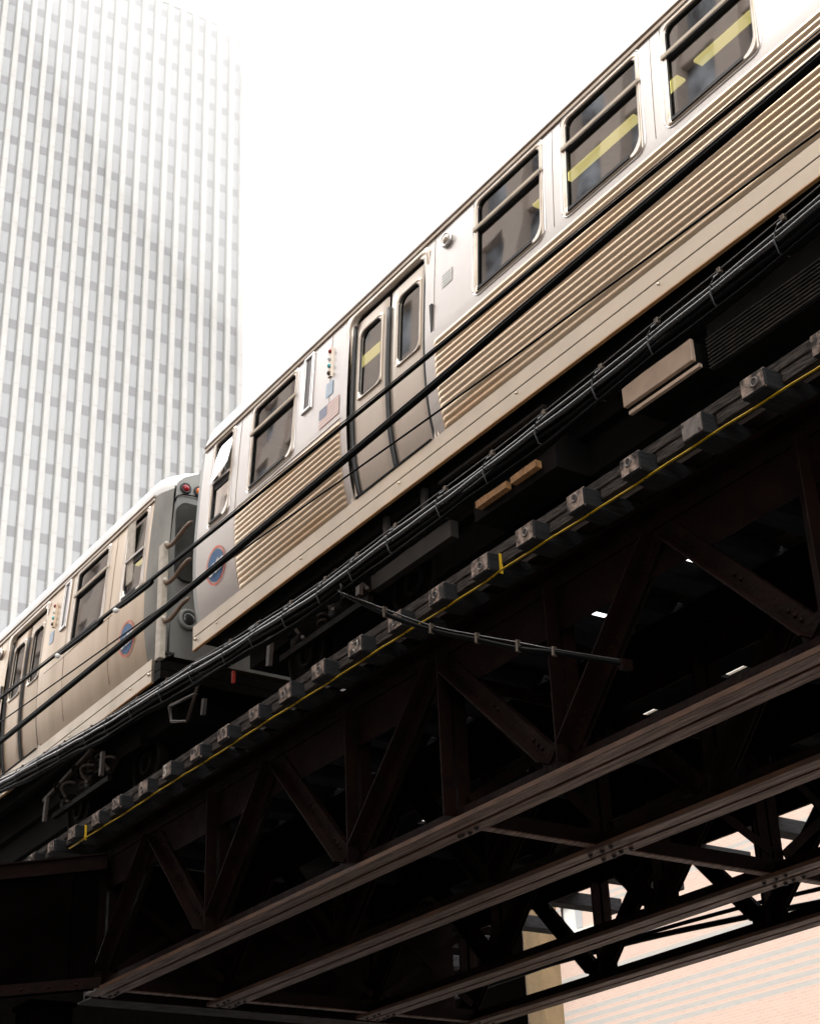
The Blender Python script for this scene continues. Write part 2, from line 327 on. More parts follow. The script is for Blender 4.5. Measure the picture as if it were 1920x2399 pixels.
def build_car(name, label, xe, d, fluted, loc, skip_far=False):
    """xe = x where the side wall ends, d = +1: the car runs to +X, -1: to -X"""
    car = thing(name, label, 'train car', loc, 'commuter train cars on the elevated track')
    X = lambda o: xe + d * o
    LEN = 14.7; INS = .21 if fluted else .11
    ends = {'cab': (.26, .68) if fluted else (.14, .66), 'w0': (1.13, 2.02) if fluted else (1.22, 2.16), 'slot': (2.22, 2.34) if fluted else (2.40, 2.52), 'door': (3.05, 4.36) if fluted else (3.10, 4.40)}
    holes = []     # (o0,o1,z0,z1)
    holes.append((*ends['cab'], 9.60, 10.62)); holes.append((*ends['w0'], 9.62, 10.60)); holes.append((*ends['door'], 8.60, 10.60))
    wins = [(5.13, 6.04), (6.35, 7.26), (7.57, 8.48)] if fluted else [(5.2, 6.1), (6.4, 7.3), (7.6, 8.5)]
    for a, b in wins: holes.append((a, b, 9.62, 10.60))
    d2 = (LEN - ends['door'][1], LEN - ends['door'][0]); w2 = (LEN - ends['w0'][1], LEN - ends['w0'][0]); holes.append((*d2, 8.60, 10.60)); holes.append((*w2, 9.62, 10.60))
    # side wall as cells with openings
    xs = sorted({0., LEN} | {h[0] for h in holes} | {h[1] for h in holes}); zs = sorted({p[0] for p in PROF} | {9.60, 9.62, 10.60, 10.62})
    w = MB(); idx = {}
    def vid(x, z):
        k = (round(x, 4), round(z, 4))
        if k not in idx: idx[k] = len(w.v); w.v.append((X(x), Yp(z), z))
        return idx[k]
    for a, b in zip(xs, xs[1:]):
        for z0, z1 in zip(zs, zs[1:]):
            mx, mz = (a + b) / 2, (z0 + z1) / 2
            if any(h[0] < mx < h[1] and h[2] < mz < h[3] for h in holes): continue
            w.cur = 0 if fluted else 1
            w.face([vid(a, z0), vid(b, z0), vid(b, z1), vid(a, z1)], True)
    # end chamfers and end wall outline
    def chamfer(o, s):
        w.cur = 2
        r0 = [(X(o), Yp(z), z) for z, _ in PROF]; r1 = [(X(o + s * .12), Yp(z) + .025, z) for z, _ in PROF]; r2 = [(X(o + s * .32), Yp(z) + INS, z) for z, _ in PROF]
        w.sheet([r0, r1, r2])
    chamfer(0, -1); chamfer(LEN, 1)
    w.cur = 0
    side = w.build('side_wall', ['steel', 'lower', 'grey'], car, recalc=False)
    # far side wall, end walls, floor, ceiling
    q = MB(); q.sheet([[(X(o), 2 * YC - Yp(z), z) for z, _ in PROF] for o in (0, LEN)]); q.build('far_side_wall', 'steel', car)
    q = MB(); q.box(min(X(-.2), X(LEN + .2)), max(X(-.2), X(LEN + .2)), 7.06, 2 * YC - 7.06, 8.46, 8.56); q.build('floor', 'black', car)
    q = MB(); q.box(min(X(.1), X(LEN)), max(X(.1), X(LEN)), 7.12, 2 * YC - 7.12, 10.93, 10.96)
    q.box(min(X(.1), X(LEN)), max(X(.1), X(LEN)), 9.55, 9.6, 8.6, 10.9); q.build('interior_lining', 'interior', car)
    for a, ln in (((2.0, .55), (5.05, .3), (5.5, .95), (6.75, .25), (7.2, .75), (8.2, 1.3), (9.7, 1.3)) if fluted else ((1.75, .4), (4.4, .35), (7.0, 1.2))):
        q = MB(); q.box(min(X(a), X(a + ln)), max(X(a), X(a + ln)), 7.735, 7.825, 10.90, 10.925); q.build('yellow_ceiling_strip', 'yellowstrip', car)
    # end walls
    for o, s in ((-.32, -1), (LEN + .32, 1)):
        e = MB(); prof = [(Yp(z) + INS, z) for z, _ in PROF]
        arch = [(7.17, 10.78), (7.24, 10.85), (7.43, 10.95), (7.8, 11.03), (YC, 11.06)]
        half = prof + arch
        pts = [(X(o), y, z) for y, z in half] + [(X(o), 2 * YC - y, z) for y, z in half[::-1][1:]]
        if s == -1 and not fluted:      # car whose end is in view: the wall has a window opening
            x0 = X(o)
            wi = rrect(7.15, 7.78, 9.52, 10.50, .12, 6); n = len(wi); b0 = len(e.v)
            # wall made as ring between opening and outline
            cx, cz = 7.465, 10.0
            out = []
            for (y, z) in wi:
                dy, dz = y - cx, z - cz; L = max(abs(dy) / .34, abs(dz) / .72); out.append((cx + dy / L, cz + dz / L))
            for (y, z) in wi: e.v.append((x0, y, z))
            for (y, z) in out: e.v.append((x0, y, z))
            for i in range(n): j = (i + 1) % n; e.face([b0 + i, b0 + j, b0 + n + j, b0 + n + i])
            yl = cx - .34; yr = cx + .34; zb = cz - .72; zt = cz + .72
            def yz(pp): 
                b = len(e.v); e.v.extend([(x0, y, z) for y, z in pp]); e.face(list(range(b, b + len(pp))))
            ol = [p for p in half]
            yz([(Yp(8.6) + INS, 8.6), (2 * YC - Yp(8.6) - INS, 8.6), (2 * YC - Yp(zb) - INS, zb), (yr, zb), (yl, zb), (Yp(zb) + INS, zb)] + [(Yp(q_[0]) + INS, q_[0]) for q_ in PROF[::-1] if 8.6 < q_[0] < zb])
            yz([(Yp(z) + INS, z) for z in [zb] + [q_[0] for q_ in PROF if q_[0] > zb]] + [(Yp(10.7) + INS, zt), (yl, zt), (yl, zb)])
            # left strip is outside the window frame block: fill between body outline and block
            strip = [(Yp(z) + .19, z) for z, _ in PROF if z > 8.95]
            b = len(e.v)
            yy = [7.0 + .0 for _ in strip]
            yz([(yr, zb), (2 * YC - 7.2, zb), (2 * YC - 7.2, zt), (yr, zt)])
            yz([(7.155, zt), (2 * YC - 7.155, zt), (2 * YC - 7.17, 10.78), (2 * YC - 7.24, 10.85), (2 * YC - 7.43, 10.95), (2 * YC - 7.8, 11.03), (YC, 11.06), (7.8, 11.03), (7.43, 10.95), (7.24, 10.85), (7.17, 10.78)])
            ew = e.build('end_wall', 'grey', car)
            g = MB(); b = len(g.v)
            for (y, z) in wi: g.v.append((x0 - .05 * s, y, z))
            g.face(list(range(n))); g.build('end_window', 'glass', ew)
            g = MB(); g.box(min(x0 - .06 * s, x0 - .5 * s), max(x0 - .06 * s, x0 - .5 * s), 7.2, 7.8, 9.3, 10.6)
            g2 = MB(); inr = wi; otr = rrect(7.115, 7.815, 9.485, 10.535, .14, 6); b = 0
            for (y, z) in otr: g2.v.append((x0 + .012 * s, y, z))
            for (y, z) in inr: g2.v.append((x0 + .02 * s, y, z))
            for (y, z) in inr: g2.v.append((x0 - .05 * s, y, z))
            for Lr in range(2):
                for i in range(n): j = (i + 1) % n; g2.face([Lr * n + i, Lr * n + j, (Lr + 1) * n + j, (Lr + 1) * n + i], True)
            g2.build('end_window_gasket', 'rubber', ew)
        else:
            b = len(e.v); e.v += pts; e.face(list(range(b, b + len(pts)))); ew = e.build('end_wall', 'grey', car)
        if s == -1 and not fluted:
            x0 = X(o); f = d * s   # outward direction
            for yy, m_ in ((7.262, 'red'), (7.435, 'amber')):
                g = MB(); g.ring((x0 + .01 * f, yy, 10.712), .056, .016, (1, 0, 0)); g.cur = 1; g.dome((x0 + .004 * f, yy, 10.712), .05, (f, 0, 0), .04); g.build('marker_lamp', ['rubber', m_], ew)
            g = MB(); g.tube([(x0 + .02 * f, y, z) for y, z in ((7.125, 10.50), (7.15, 10.575), (7.22, 10.615), (7.35, 10.63), (7.6, 10.63))], .008, 6); g.build('drip_strip', 'black', ew)
            g = MB(); g.ring((x0 + .02 * f, 7.335, 9.07), .10, .03, (1, 0, 0)); g.cur = 1
            g.dome((x0 + .01 * f, 7.335, 9.07), .09, (f, 0, 0), .05, 16, 5); g.build('headlight', ['grey', 'mirror'], ew)
            g = MB(); g.tube([(x0 + .03 * f, 7.10, 8.98), (x0 + .03 * f, 7.095, 8.60)], .012, 6); g.box(x0 + min(0, .05 * f), x0 + max(0, .05 * f), 7.02, 7.17, 8.60, 8.625); g.dome((x0 + .05 * f, 7.095, 8.58), .025, (0, 0, -1)); g.build('latch_rod', 'rubber', ew)
            g = MB(); g.box(min(x0 + .13 * f, x0 + .02 * f), max(x0 + .13 * f, x0 + .02 * f), 6.945, 7.02, 8.50, 9.88)
            for zz in (8.96, 9.42, 9.87): g.dome((x0 + .13 * f, 6.985, zz), .035, (f, 0, 0))
            g.build('gate_post', 'cream', ew, .008)
            g = MB()
            for dz in (-.09, .02): g.box(min(x0 - .1 * f, x0 + .06 * f), max(x0 - .1 * f, x0 + .06 * f), 7.0, 9.7, 8.30 + dz + .09, 8.40 + dz + .09)
            g.build('anticlimber', 'truck', ew)
    # roof with sloping ends, gutter
    rp = [(7.040, 10.70), (7.046, 10.80), (7.075, 10.90), (7.15, 10.99), (7.3, 11.07), (7.6, 11.15), (8.0, 11.20), (YC, 11.22)]
    rp = rp + [(2 * YC - y, z) for y, z in rp[::-1][1:]]
    def rrow(o, drop, inset):
        return [(X(o), max(y, 7.04 + inset) if y < YC else min(y, 2 * YC - 7.04 - inset), 10.70 + (z - 10.70) * drop) for y, z in rp]
    ra = [(7.15, 10.70), (7.155, 10.745), (7.17, 10.78), (7.24, 10.85), (7.43, 10.95), (7.62, 10.99), (7.8, 11.03), (YC, 11.06)]; ra = ra + [(2 * YC - y, z) for y, z in ra[::-1][1:]]
    def endrow(o, t): return [(X(o), a[0] * (1 - t) + b[0] * t, a[1] * (1 - t) + b[1] * t) for a, b in zip(rp, ra)]
    q = MB(); q.sheet([endrow(-.325, 1), endrow(-.12, .35), endrow(.1, 0), endrow(LEN - .1, 0), endrow(LEN + .12, .35), endrow(LEN + .325, 1)])
    roof = q.build('roof', 'roof', car)
    q = MB(); q.tube([(X(0), 7.032, 10.70), (X(LEN), 7.032, 10.70)], .017, 8); q.build('gutter', 'gutter', roof)
    q = MB(); q.beam((X(0), 7.025, 10.655), (X(LEN), 7.025, 10.655), (0, 1, 0), .03, .012); q.build('drip_rail', 'frame', roof)
    # fluted lower panels
    if fluted:
        P = .0585; zb = 8.622; NR = 15
        for (a, b_) in ((.86, 2.94), (4.50, LEN - 4.5), (LEN - 2.94, LEN - .86)):
            q = MB(); rows = []
            for k in range(NR):
                for j in range(7):
                    t = j / 7.; z = zb + (k + t) * P
                    h = .004 +   .0135 * math.sin(math.pi * min(1, t / .80)) ** .8 if t < .80 else .002
                    rows.append((z, h))
            rows.append((zb + NR * P, .001))
            sh = []
            for o, hs in ((a, 0), (a + .012, .0), (a + .05, 1), (b_ - .05, 1), (b_ - .012, 0), (b_, 0)):
                sh.append([(X(o), Yp(z) - (h * hs + .0015), z) for z, h in rows])
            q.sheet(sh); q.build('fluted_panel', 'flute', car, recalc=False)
    # panel seams
    seams = [.86, 2.72, 4.5, 6.2, 7.42] if fluted else [.98, 2.3, 4.75, 6.3, 7.5]
    for o in seams:
        zt0 = 9.53 if (fluted and o > 1) else 8.62
        q = MB(); q.tube([(X(o), Yp(z) - .0005, z) for z, _ in PROF if z >= zt0 - .01], .0028, 5); q.build('panel_seam', 'gutter', car)
    q = MB(); q.tube([(X(.9), Yp(9.535) - .001, 9.535), (X(2.95), Yp(9.535) - .001, 9.535)], .006, 6); q.build('belt_bead', 'frame', car)
    # skirt
    q = MB(); a, b_ = X(-.14), X(LEN + .14); a, b_ = min(a, b_), max(a, b_)
    q.box(a, b_, 7.004, 7.05, 8.475, 8.606); q.box(a, b_, 7.006, 7.05, 8.335, 8.470)
    sk = q.build('skirt', 'skirt', car, .004)
    q = MB(); q.box(a, b_, 7.001, 7.035, 8.324, 8.3345); q.build('skirt_lip', 'lip', sk)
    q = MB()
    for k in range(9):
        o = .4 + k * 1.7; q.dome((X(o), 7.003, 8.44), .012, (0, -1, 0))
    q.dome((X(-.08), 7.003, 8.44), .02, (0, -1, 0)); q.build('skirt_bolt', 'skirt', sk)
    # windows
    def window(o0, o1, z0, z1, bar, radii, nm='window'):
        x0, x1 = sorted((X(o0), X(o1)))
        if d < 0 and radii: radii = (radii[1], radii[0], radii[3], radii[2])
        inner = rrect(x0 + .018, x1 - .018, z0 + .018, z1 - .018, .06, 6, radii)
        outer = rrect(x0 - .02, x1 + .02, z0 - .02, z1 + .02, .045, 6)
        f = MB(); frame_ring(f, inner, outer, -.002, -.008, .02); fr = f.build(nm, 'frame', car)
        # pale pressed bead round the frame, dark gasket inside, pane
        outer2 = [(x, Yp(z) + .001, z) for x, z in rrect(x0 - .045, x1 + .045, z0 - .045, z1 + .045, .10, 6)]
        f = MB(); f.tube(outer2 + [outer2[0]], .009, 6, False); f.build('bead', 'steel', fr)
        g2 = [(x, Yp(z) + .010, z) for x, z in inner]
        f = MB(); f.tube(g2 + [g2[0]], .0095, 6, False)
        f.box(x0 + .04, x1 - .13, Yp(z0) - .02, Yp(z0) + .01, z0 - .004, z0 + .022); f.build('gasket', 'rubber', fr)  # bar along the bottom is a dark strip for the sill shadow
        ya, yb = Yp(z0) + .024, Yp(z1) + .024
        f = MB(); f.v = [(x, ya + (yb - ya) * (z - z0) / (z1 - z0), z) for x, z in inner]; f.face(list(range(len(inner)))); f.build('pane', 'glass', fr)
        if bar:
            f = MB(); f.beam((x0 - .03, Yp(bar) - .012, bar), (x1 + .03, Yp(bar) - .012, bar), (0, 1, 0), .042, .014); f.build('transom', 'bar', fr, .006)
            f = MB(); f.beam((x0 + .02, Yp(bar) + .012, bar - .024), (x1 - .02, Yp(bar) + .012, bar - .024), (0, 1, 0), .012, .03); f.build('slot', 'rubber', fr)
        return fr
    cw = window(*ends['cab'], 9.60, 10.62, None, (.03, .17, .05, .06), 'cab_window')
    # sliding sash line across cab window (the lower pane hangs open)
    x0, x1 = sorted((X(ends['cab'][0]), X(ends['cab'][1])))
    if fluted:
        f = MB(); f.v = [(x0 + .025, Yp(10.6) + .022, 10.595), (x1 - .025, Yp(10.6) + .022, 10.595), (x1 - .025, Yp(10.1) - .028, 10.20), (x1 - .12, Yp(10.1) - .035, 10.13), (x0 + .025, Yp(10.1) - .038, 10.09)]; f.face([0, 1, 2, 3, 4]); f.build('hopper_pane', 'hopper', cw)
    else:
        f = MB(); f.box(x0 + .02, x0 + .2, 6.995, 7.015, 9.63, 10.58); f.build('sash_panel', 'cream', cw)
    f = MB(); f.beam((x0 + .02, Yp(10.1) - .0, 10.10), (x1 - .02, Yp(10.2) - .0, 10.10), (0, 1, 0), .028, .03); f.build('sash_rail', 'steel', cw)
    f = MB(); f.box(x0 + .02, x1 - .02, 7.0, 7.03, 10.02, 10.085); f.build('sash_shade', 'rubber', cw)
    for a, b_ in [ends['w0']] + wins + [w2]: window(a, b_, 9.62, 10.60, 10.295, (.05, .15, .07, .07) if a > 3 or fluted else (.05, .06, .05, .06))
    # doors
    for (a, b_) in (ends['door'], d2):
        x0, x1 = sorted((X(a), X(b_))); xm = (x0 + x1) / 2
        dr = bpy.data.objects.new('doorway', None); COL.objects.link(dr); dr.parent = car; dr.location = Vector((x0, 7.0, 8.6)) - world_loc(car)
        # rounded opening surround: pale strips, dark reveal
        inner = rrect(x0 + .03, x1 - .03, 8.602, 10.565, .14, 6, (.012, .012, .12, .13)); outer = rrect(x0 - .045, x1 + .045, 8.601, 10.61, .05, 6, (.01, .01, .06, .06))
        f = MB(); frame_ring(f, inner, outer, .0, -.014, .07); f.build('door_surround', 'frame', dr)
        f = MB(); f.box(x0 + .04, x1 - .04, 7.075, 7.10, 10.44, 10.60); f.build('header_shade', 'black', dr)  # black panel in place of the shade in the header recess
        for xx in (x0 + .045, x1 - .045): f = MB(); f.tube([(xx, Yp(z) + .035, z) for z, _ in PROF if z < 10.55], .022, 6); f.build('door_edge_seal', 'rubber', dr)
        for s, (l0, l1) in ((-1, (x0 + .06, xm - .018)), (1, (xm + .018, x1 - .06))):
            wx0, wx1 = (l0 + .085, l1 - .10) if s < 0 else (l0 + .13, l1 - .075)
            wz0, wz1 = 9.60, 10.37
            lf = MB(); cols = sorted({l0, l0 + .025, wx0, wx1, l1 - .025, l1}); zs2 = sorted({z for z, _ in PROF if z < 10.5} | {wz0, wz1, 10.5})
            idx2 = {}
            def vv(x, z):
                k = (round(x, 4), round(z, 4))
                if k not in idx2:
                    idx2[k] = len(lf.v); e_ = .012 if (abs(x - l0) < 1e-4 or abs(x - l1) < 1e-4) else 0
                    lf.v.append((x, Yp(z) + .035 + e_, z))
                return idx2[k]
            for xa, xb in zip(cols, cols[1:]):
                for za, zc in zip(zs2, zs2[1:]):
                    if wx0 < (xa + xb) / 2 < wx1 and wz0 < (za + zc) / 2 < wz1: continue
                    lf.face([vv(xa, za), vv(xb, za), vv(xb, zc), vv(xa, zc)], True)
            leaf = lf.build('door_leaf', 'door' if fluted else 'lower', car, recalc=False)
            inn = rrect(wx0 + .012, wx1 - .012, wz0 + .012, wz1 - .012, .1, 6); ou = rrect(wx0 - .012, wx1 + .012, wz0 - .012, wz1 + .012, .04, 6)
            f = MB(); n = len(inn)
            for (x, z) in ou: f.v.append((x, Yp(z) + .034, z))
            for (x, z) in ou: f.v.append((x, Yp(z) + .022, z))
            for (x, z) in inn: f.v.append((x, Yp(z) + .030, z))
            for (x, z) in inn: f.v.append((x, Yp(z) + .06, z))
            for Lr in range(3):
                for i in range(n): j = (i + 1) % n; f.face([Lr * n + i, Lr * n + j, (Lr + 1) * n + j, (Lr + 1) * n + i], True)
            f.build('door_window_frame', 'frame', leaf)
            g2 = [(x, Yp(z) + .040, z) for x, z in inn]; f = MB(); f.tube(g2 + [g2[0]], .011, 6, False); f.build('door_window_gasket', 'rubber', leaf)
            f = MB(); ya, yb = Yp(wz0) + .055, Yp(wz1) + .055; f.v = [(x, ya + (yb - ya) * (z - wz0) / (wz1 - wz0), z) for x, z in inn]; f.face(list(range(n))); f.build('door_window_pane', 'glass', leaf)
        f = MB(); f.tube([(xm, Yp(z) + .034, z) for z, _ in PROF if z < 10.5], .024, 6); f.build('door_centre_seal', 'rubber', dr)
        f = MB(); f.box(x0 + .05, x1 - .05, 6.995, 7.06, 8.606, 8.625); f.build('door_sill', 'black', dr)
        hx = x1 + .09 if d > 0 else x0 - .09   # door pocket slot beside the opening
        f = MB(); f.box(min(hx, hx + .035), max(hx, hx + .035), Yp(9.8) - .012, Yp(9.8) + .01, 9.55, 9.90); f.build('door_pocket_handle', 'rubber', dr)
    # destination slot, indicator lamps, decals, speaker, emblem
    a, b_ = ends['slot']; x0, x1 = sorted((X(a), X(b_)))
    f = MB(); frame_ring(f, rrect(x0, x1, 9.99, 10.59, .005, 2), rrect(x0 - .035, x1 + .035, 9.955, 10.625, .01, 2), -.014, -.016, -.001); sf = f.build('destination_sign', 'steel', car)
    f = MB(); f.v = [(x0, Yp(9.99) - .004, 9.99), (x1, Yp(9.99) - .004, 9.99), (x1, Yp(10.59) - .004, 10.59), (x0, Yp(10.59) - .004, 10.59)]; f.face([0, 1, 2, 3]); f.build('sign_glass', 'slot', sf)
    ol = (b_ + ends['door'][0]) / 2 + (.02 if fluted else .0)
    lm = MB(); lm.beam((X(ol), Yp(10.15) - .008, 10.12), (X(ol), Yp(10.45) - .008, 10.46), (0, 1, 0), .05, .02); li = lm.build('indicator_panel', 'frame', car)
    for zz, m_ in ((10.42, 'red'), (10.335, 'white'), (10.25, 'teal'), (10.165, 'brass')):
        g = MB(); g.dome((X(ol), Yp(zz) - .016, zz), .026, (0, -1, 0), .022); g.build('indicator_lamp', m_, li)
    def decal(nm, o0, o1, z0, z1, fn, mats):
        x0, x1 = sorted((X(o0), X(o1))); g = MB(); fn(g, x0, x1, z0, z1); return g.build(nm, mats, car)
    def patch(g, x0, x1, z0, z1, mi, lift=.004):
        g.cur = mi; g.v += [(x0, Yp(z0) - lift, z0), (x1, Yp(z0) - lift, z0), (x1, Yp(z1) - lift, z1), (x0, Yp(z1) - lift, z1)]; n = len(g.v); g.face([n - 4, n - 3, n - 2, n - 1])
    def flag(g, x0, x1, z0, z1):
        for i in range(13): patch(g, x0, x1, z0 + (z1 - z0) * i / 13, z0 + (z1 - z0) * (i + 1) / 13 - .0004, 0 if i % 2 == 0 else 1)
        patch(g, x0, x0 + (x1 - x0) * .4, z0 + (z1 - z0) * 6 / 13, z1, 2, .006)
    def sign(g, x0, x1, z0, z1):
        patch(g, x0, x1, z0, z1, 0)
        for i in range(4): patch(g, x0 + .015, x1 - .015, z0 + (z1 - z0) * (.12 + .22 * i), z0 + (z1 - z0) * (.20 + .22 * i), 1, .005)
    if fluted: decal('flag_decal', ol - .17, ol + .20, 9.60, 9.815, flag, ['flagred', 'emwhite', 'flagblue'])
    decal('blue_decal', ol - .06, ol + .07, 9.90, 10.06, sign, ['signblue', 'emwhite'])
    decal('green_decal', ends['door'][1] + .26, ends['door'][1] + .42, 9.98, 10.13, sign, ['emwhite', 'signgreen'])
    sx = X(ends['door'][1] + .34)
    g = MB(); g.ring((sx, Yp(10.5) - .02, 10.47), .062, .018, (0, 1, 0)); sp = g.build('speaker_grille', 'steel', car)
    g = MB(); g.dome((sx, Yp(10.5), 10.47), .062, (0, -1, 0), .05); g.build('speaker_cover', 'frame', sp)
    # emblem: blue disc, red ring, white script
    ex, ez = X(.45), 9.06
    def disc(r, lift, hole=0., n=36):
        g = MB(); 
        for i in range(n):
            t = 2 * math.pi * i / n
            for rr in (hole, r): z = ez + rr * math.sin(t); g.v.append((ex + rr * math.cos(t), Yp(z) - lift, z))
        for i in range(n): j = (i + 1) % n; g.face([2 * i, 2 * i + 1, 2 * j + 1, 2 * j])
        return g
    em = disc(.175, .004).build('emblem', 'blue', car); disc(.212, .006, .190).build('emblem_ring', 'emred', em)
    text_mesh('emblem_lettering', 'cta', .27, 'emwhite', em, (ex, Yp(ez) - .010, ez - .005), (1, 0, .06), (0, 0, 1), .001, .35)
    # underfloor
    xa, xb = sorted((X(.2), X(LEN - .2)))
    q = MB(); q.box(xa, xb, 7.5, 9.2, 8.10, 8.46); q.box(xa, xb, 7.16, 7.22, 8.26, 8.46)
    q.box(xa + 3.2, xb - 3.2, 7.6, 9.3, 7.80, 8.12); q.build('centre_sill', 'black', car)
    if fluted:
        q = MB(); q.box(X(7.3), X(11.8), 7.32, 8.0, 7.74, 8.32); rb = q.build('radiator_box', 'black', car)
        for k in range(9):
            g = MB(); z = 7.76 + k * .03; g.box(X(7.30), X(11.8), 7.295, 7.32, z, z + .006); g.build('radiator_fin', 'fins', rb)
        q = MB(); q.box(X(6.47), X(7.22), 7.22, 7.26, 7.855, 8.04); q.cur = 1; q.box(X(6.49), X(7.20), 7.262, 7.9, 7.83, 8.04); q.build('equipment_box', ['tanbox', 'black'], car, .004, label='pale tan equipment box')  # body behind the tan front coloured black for its shaded underside
        q = MB(); q.box(X(6.50), X(7.26), 7.24, 7.27, 7.785, 7.812); q.build('box_tray', 'tanbox', car)
        for (a, b_, z0, z1) in ((4.62, 5.03, 7.862, 7.925), (5.10, 5.43, 7.862, 7.925), (4.55, 4.78, 8.03, 8.085), (4.86, 5.12, 8.03, 8.085), (5.22, 5.55, 8.03, 8.085)):
            g = MB(); g.box(X(a), X(b_), 7.20, 7.26, z0, z1); g.build('resistor_grid', 'orange', car)
        q = MB(); q.box(X(4.5), X(5.6), 7.27, 7.8, 7.8, 8.12); q.build('resistor_case', 'black', car)  # case coloured black as the shade behind the grids
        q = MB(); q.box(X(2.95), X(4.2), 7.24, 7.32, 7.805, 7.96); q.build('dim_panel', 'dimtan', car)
        for o in (3.35, 3.95):
            g = MB(); g.box(X(o), X(o + .06), 7.12, 7.16, 8.02, 8.33); g.build('hanger_bracket', 'fins', car)
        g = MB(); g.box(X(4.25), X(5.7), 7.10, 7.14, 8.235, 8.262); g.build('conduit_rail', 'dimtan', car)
    # trucks
    for o in (2.15, LEN - 2.15):
        tk = bpy.data.objects.new('truck', None); COL.objects.link(tk); tk.parent = car; tk.location = Vector((X(o), YC, 7.55)) - world_loc(car); cx = X(o)
        for wx in (-.95, .95):
            for wy in (7.66, 2 * YC - 7.66):
                g = MB(); n = 28
                g.tube([(cx + wx, wy - .05, 7.92), (cx + wx, wy + .06, 7.92)], .365, n); g.cur = 1; g.ring((cx + wx, wy - .05, 7.92), .33, .03, (0, 1, 0)); g.ring((cx + wx, wy - .06, 7.92), .12, .03, (0, 1, 0)); g.build('wheel', ['truck', 'black'], tk)
            g = MB(); g.tube([(cx + wx, 7.6, 7.92), (cx + wx, 2 * YC - 7.6, 7.92)], .07, 10); g.build('axle', 'truck', tk)
        pts = [(-1.25, 8.0), (-.75, 8.02), (-.4, 7.84), (.4, 7.84), (.75, 8.02), (1.25, 8.0), (1.25, 8.14), (.7, 8.18), (.35, 8.05), (-.35, 8.05), (-.7, 8.18), (-1.25, 8.14)]
        g = MB(); g.poly([(cx + a, 7.38, z) for a, z in pts], (0, .1, 0)); g.build('side_frame', 'truck', tk)
        for sx_ in (-.22, 0, .22):
            g = MB(); h = [(cx + sx_ + .05 * math.cos(t * .9), 7.34 + .05 * math.sin(t * .9), 7.86 + .01 * t) for t in range(0, 36)]
            g.tube(h, .014, 5); g.build('coil_spring', 'spring', tk)
        g = MB(); g.box(cx - .8, cx + .8, 7.20, 7.26, 7.70, 7.76); g.build('shoe_beam', 'truck', tk)
        g = MB(); g.beam((cx - 1.1, 7.2, 8.0), (cx + .3, 7.2, 8.22), (0, 1, 0), .04, .05); g.beam((cx - .9, 7.14, 7.68), (cx - .86, 7.14, 7.98), (0, 1, 0), .06, .04); g.beam((cx + .75, 7.14, 7.76), (cx + .77, 7.14, 8.04), (0, 1, 0), .06, .04); g.build('brake_bracket', 'spring', tk)
        for k in range(6):
            g = MB(); bx = cx + [-.6, -.35, -.1, .2, .5, .8][k]; rr_ = [.09, .12, .07, .11, .1, .08][k]; zc = [8.0, 7.9, 8.08, 7.96, 8.05, 7.9][k]
            g.tube([(bx + rr_ * math.cos(R(t)), 7.2 + .05 * math.sin(R(t * 2)), zc + rr_ * math.sin(R(t))) for t in range(40, 300, 20)], .018, 6); g.build('air_hose', 'spring' if k % 2 else 'truck', tk)
        for bx0, bx1, bz in ((cx - .6, cx - .42, 7.72), (cx + .12, cx + .34, 7.76)): g = MB(); g.tube([(bx0, 7.29, bz + .1), (bx1, 7.29, bz + .1)], .09, 12); g.build('brake_cylinder', 'truck', tk)
    # coupler and step bracket at the near end
    q = MB(); q.box(*sorted((X(.3), X(-.62 if fluted else -.3))), 8.25, 8.5, 7.95, 8.18); q.build('coupler', 'truck', car)
    if not fluted:
        fx = lambda p: (p[0], 7.12, p[1])
        g = MB(); pts = [(-15.0, 8.02), (-14.96, 7.80), (-14.52, 7.66), (-14.30, 7.86)]
        g.tube([(-14.90, 7.12, 8.10), (-14.98, 7.12, 7.98), (-14.93, 7.12, 7.80), (-14.56, 7.12, 7.68), (-14.36, 7.12, 7.95), (-14.22, 7.12, 8.2)], .018, 6)
        g.tube([(-14.98, 7.12, 7.99), (-14.36, 7.12, 7.92)], .018, 6); g.build('step_bracket', 'spring', car)
    else:
        g = MB(); g.box(-13.83, -13.80, 7.25, 7.28, 7.87, 8.00); g.build('red_handle', 'redpaint', car)
        g = MB(); g.beam((-14.55, 7.3, 7.78), (-14.52, 7.3, 7.95), (0, 1, 0), .05, .04); g.build('hook', 'fins', car)
    return car

car1 = build_car('train_car', 'silver commuter train car with ridged lower panels, filling the upper right', -14.10, 1, True, (-7, YC, 7.55))
car2 = build_car('train_car', 'tan train car with smooth curved lower side, behind the ridged one at left', -15.37, -1, False, (-22, YC, 7.55))
# flexible barrier hoses between the two cars hang on the rear car's gate post
for (a, b) in (((-15.0, 6.985, 9.87), (-14.43, 7.05, 9.95)), ((-15.0, 6.985, 9.42), (-14.43, 7.05, 9.50)), ((-15.0, 6.985, 8.96), (-14.43, 7.05, 9.03))):
    a, b = Vector(a), Vector(b); g = MB(); pts = []
    for i in range(11):
        t = i / 10; p = a.lerp(b, t); p.z -= .05 * math.sin(math.pi * t); p.z += .03 * math.sin(2 * math.pi * t) * -1; pts.append(p)
    g.tube(pts, [.014] + [.023] * 9 + [.014], 8); g.build('barrier_hose', 'hose', car2)

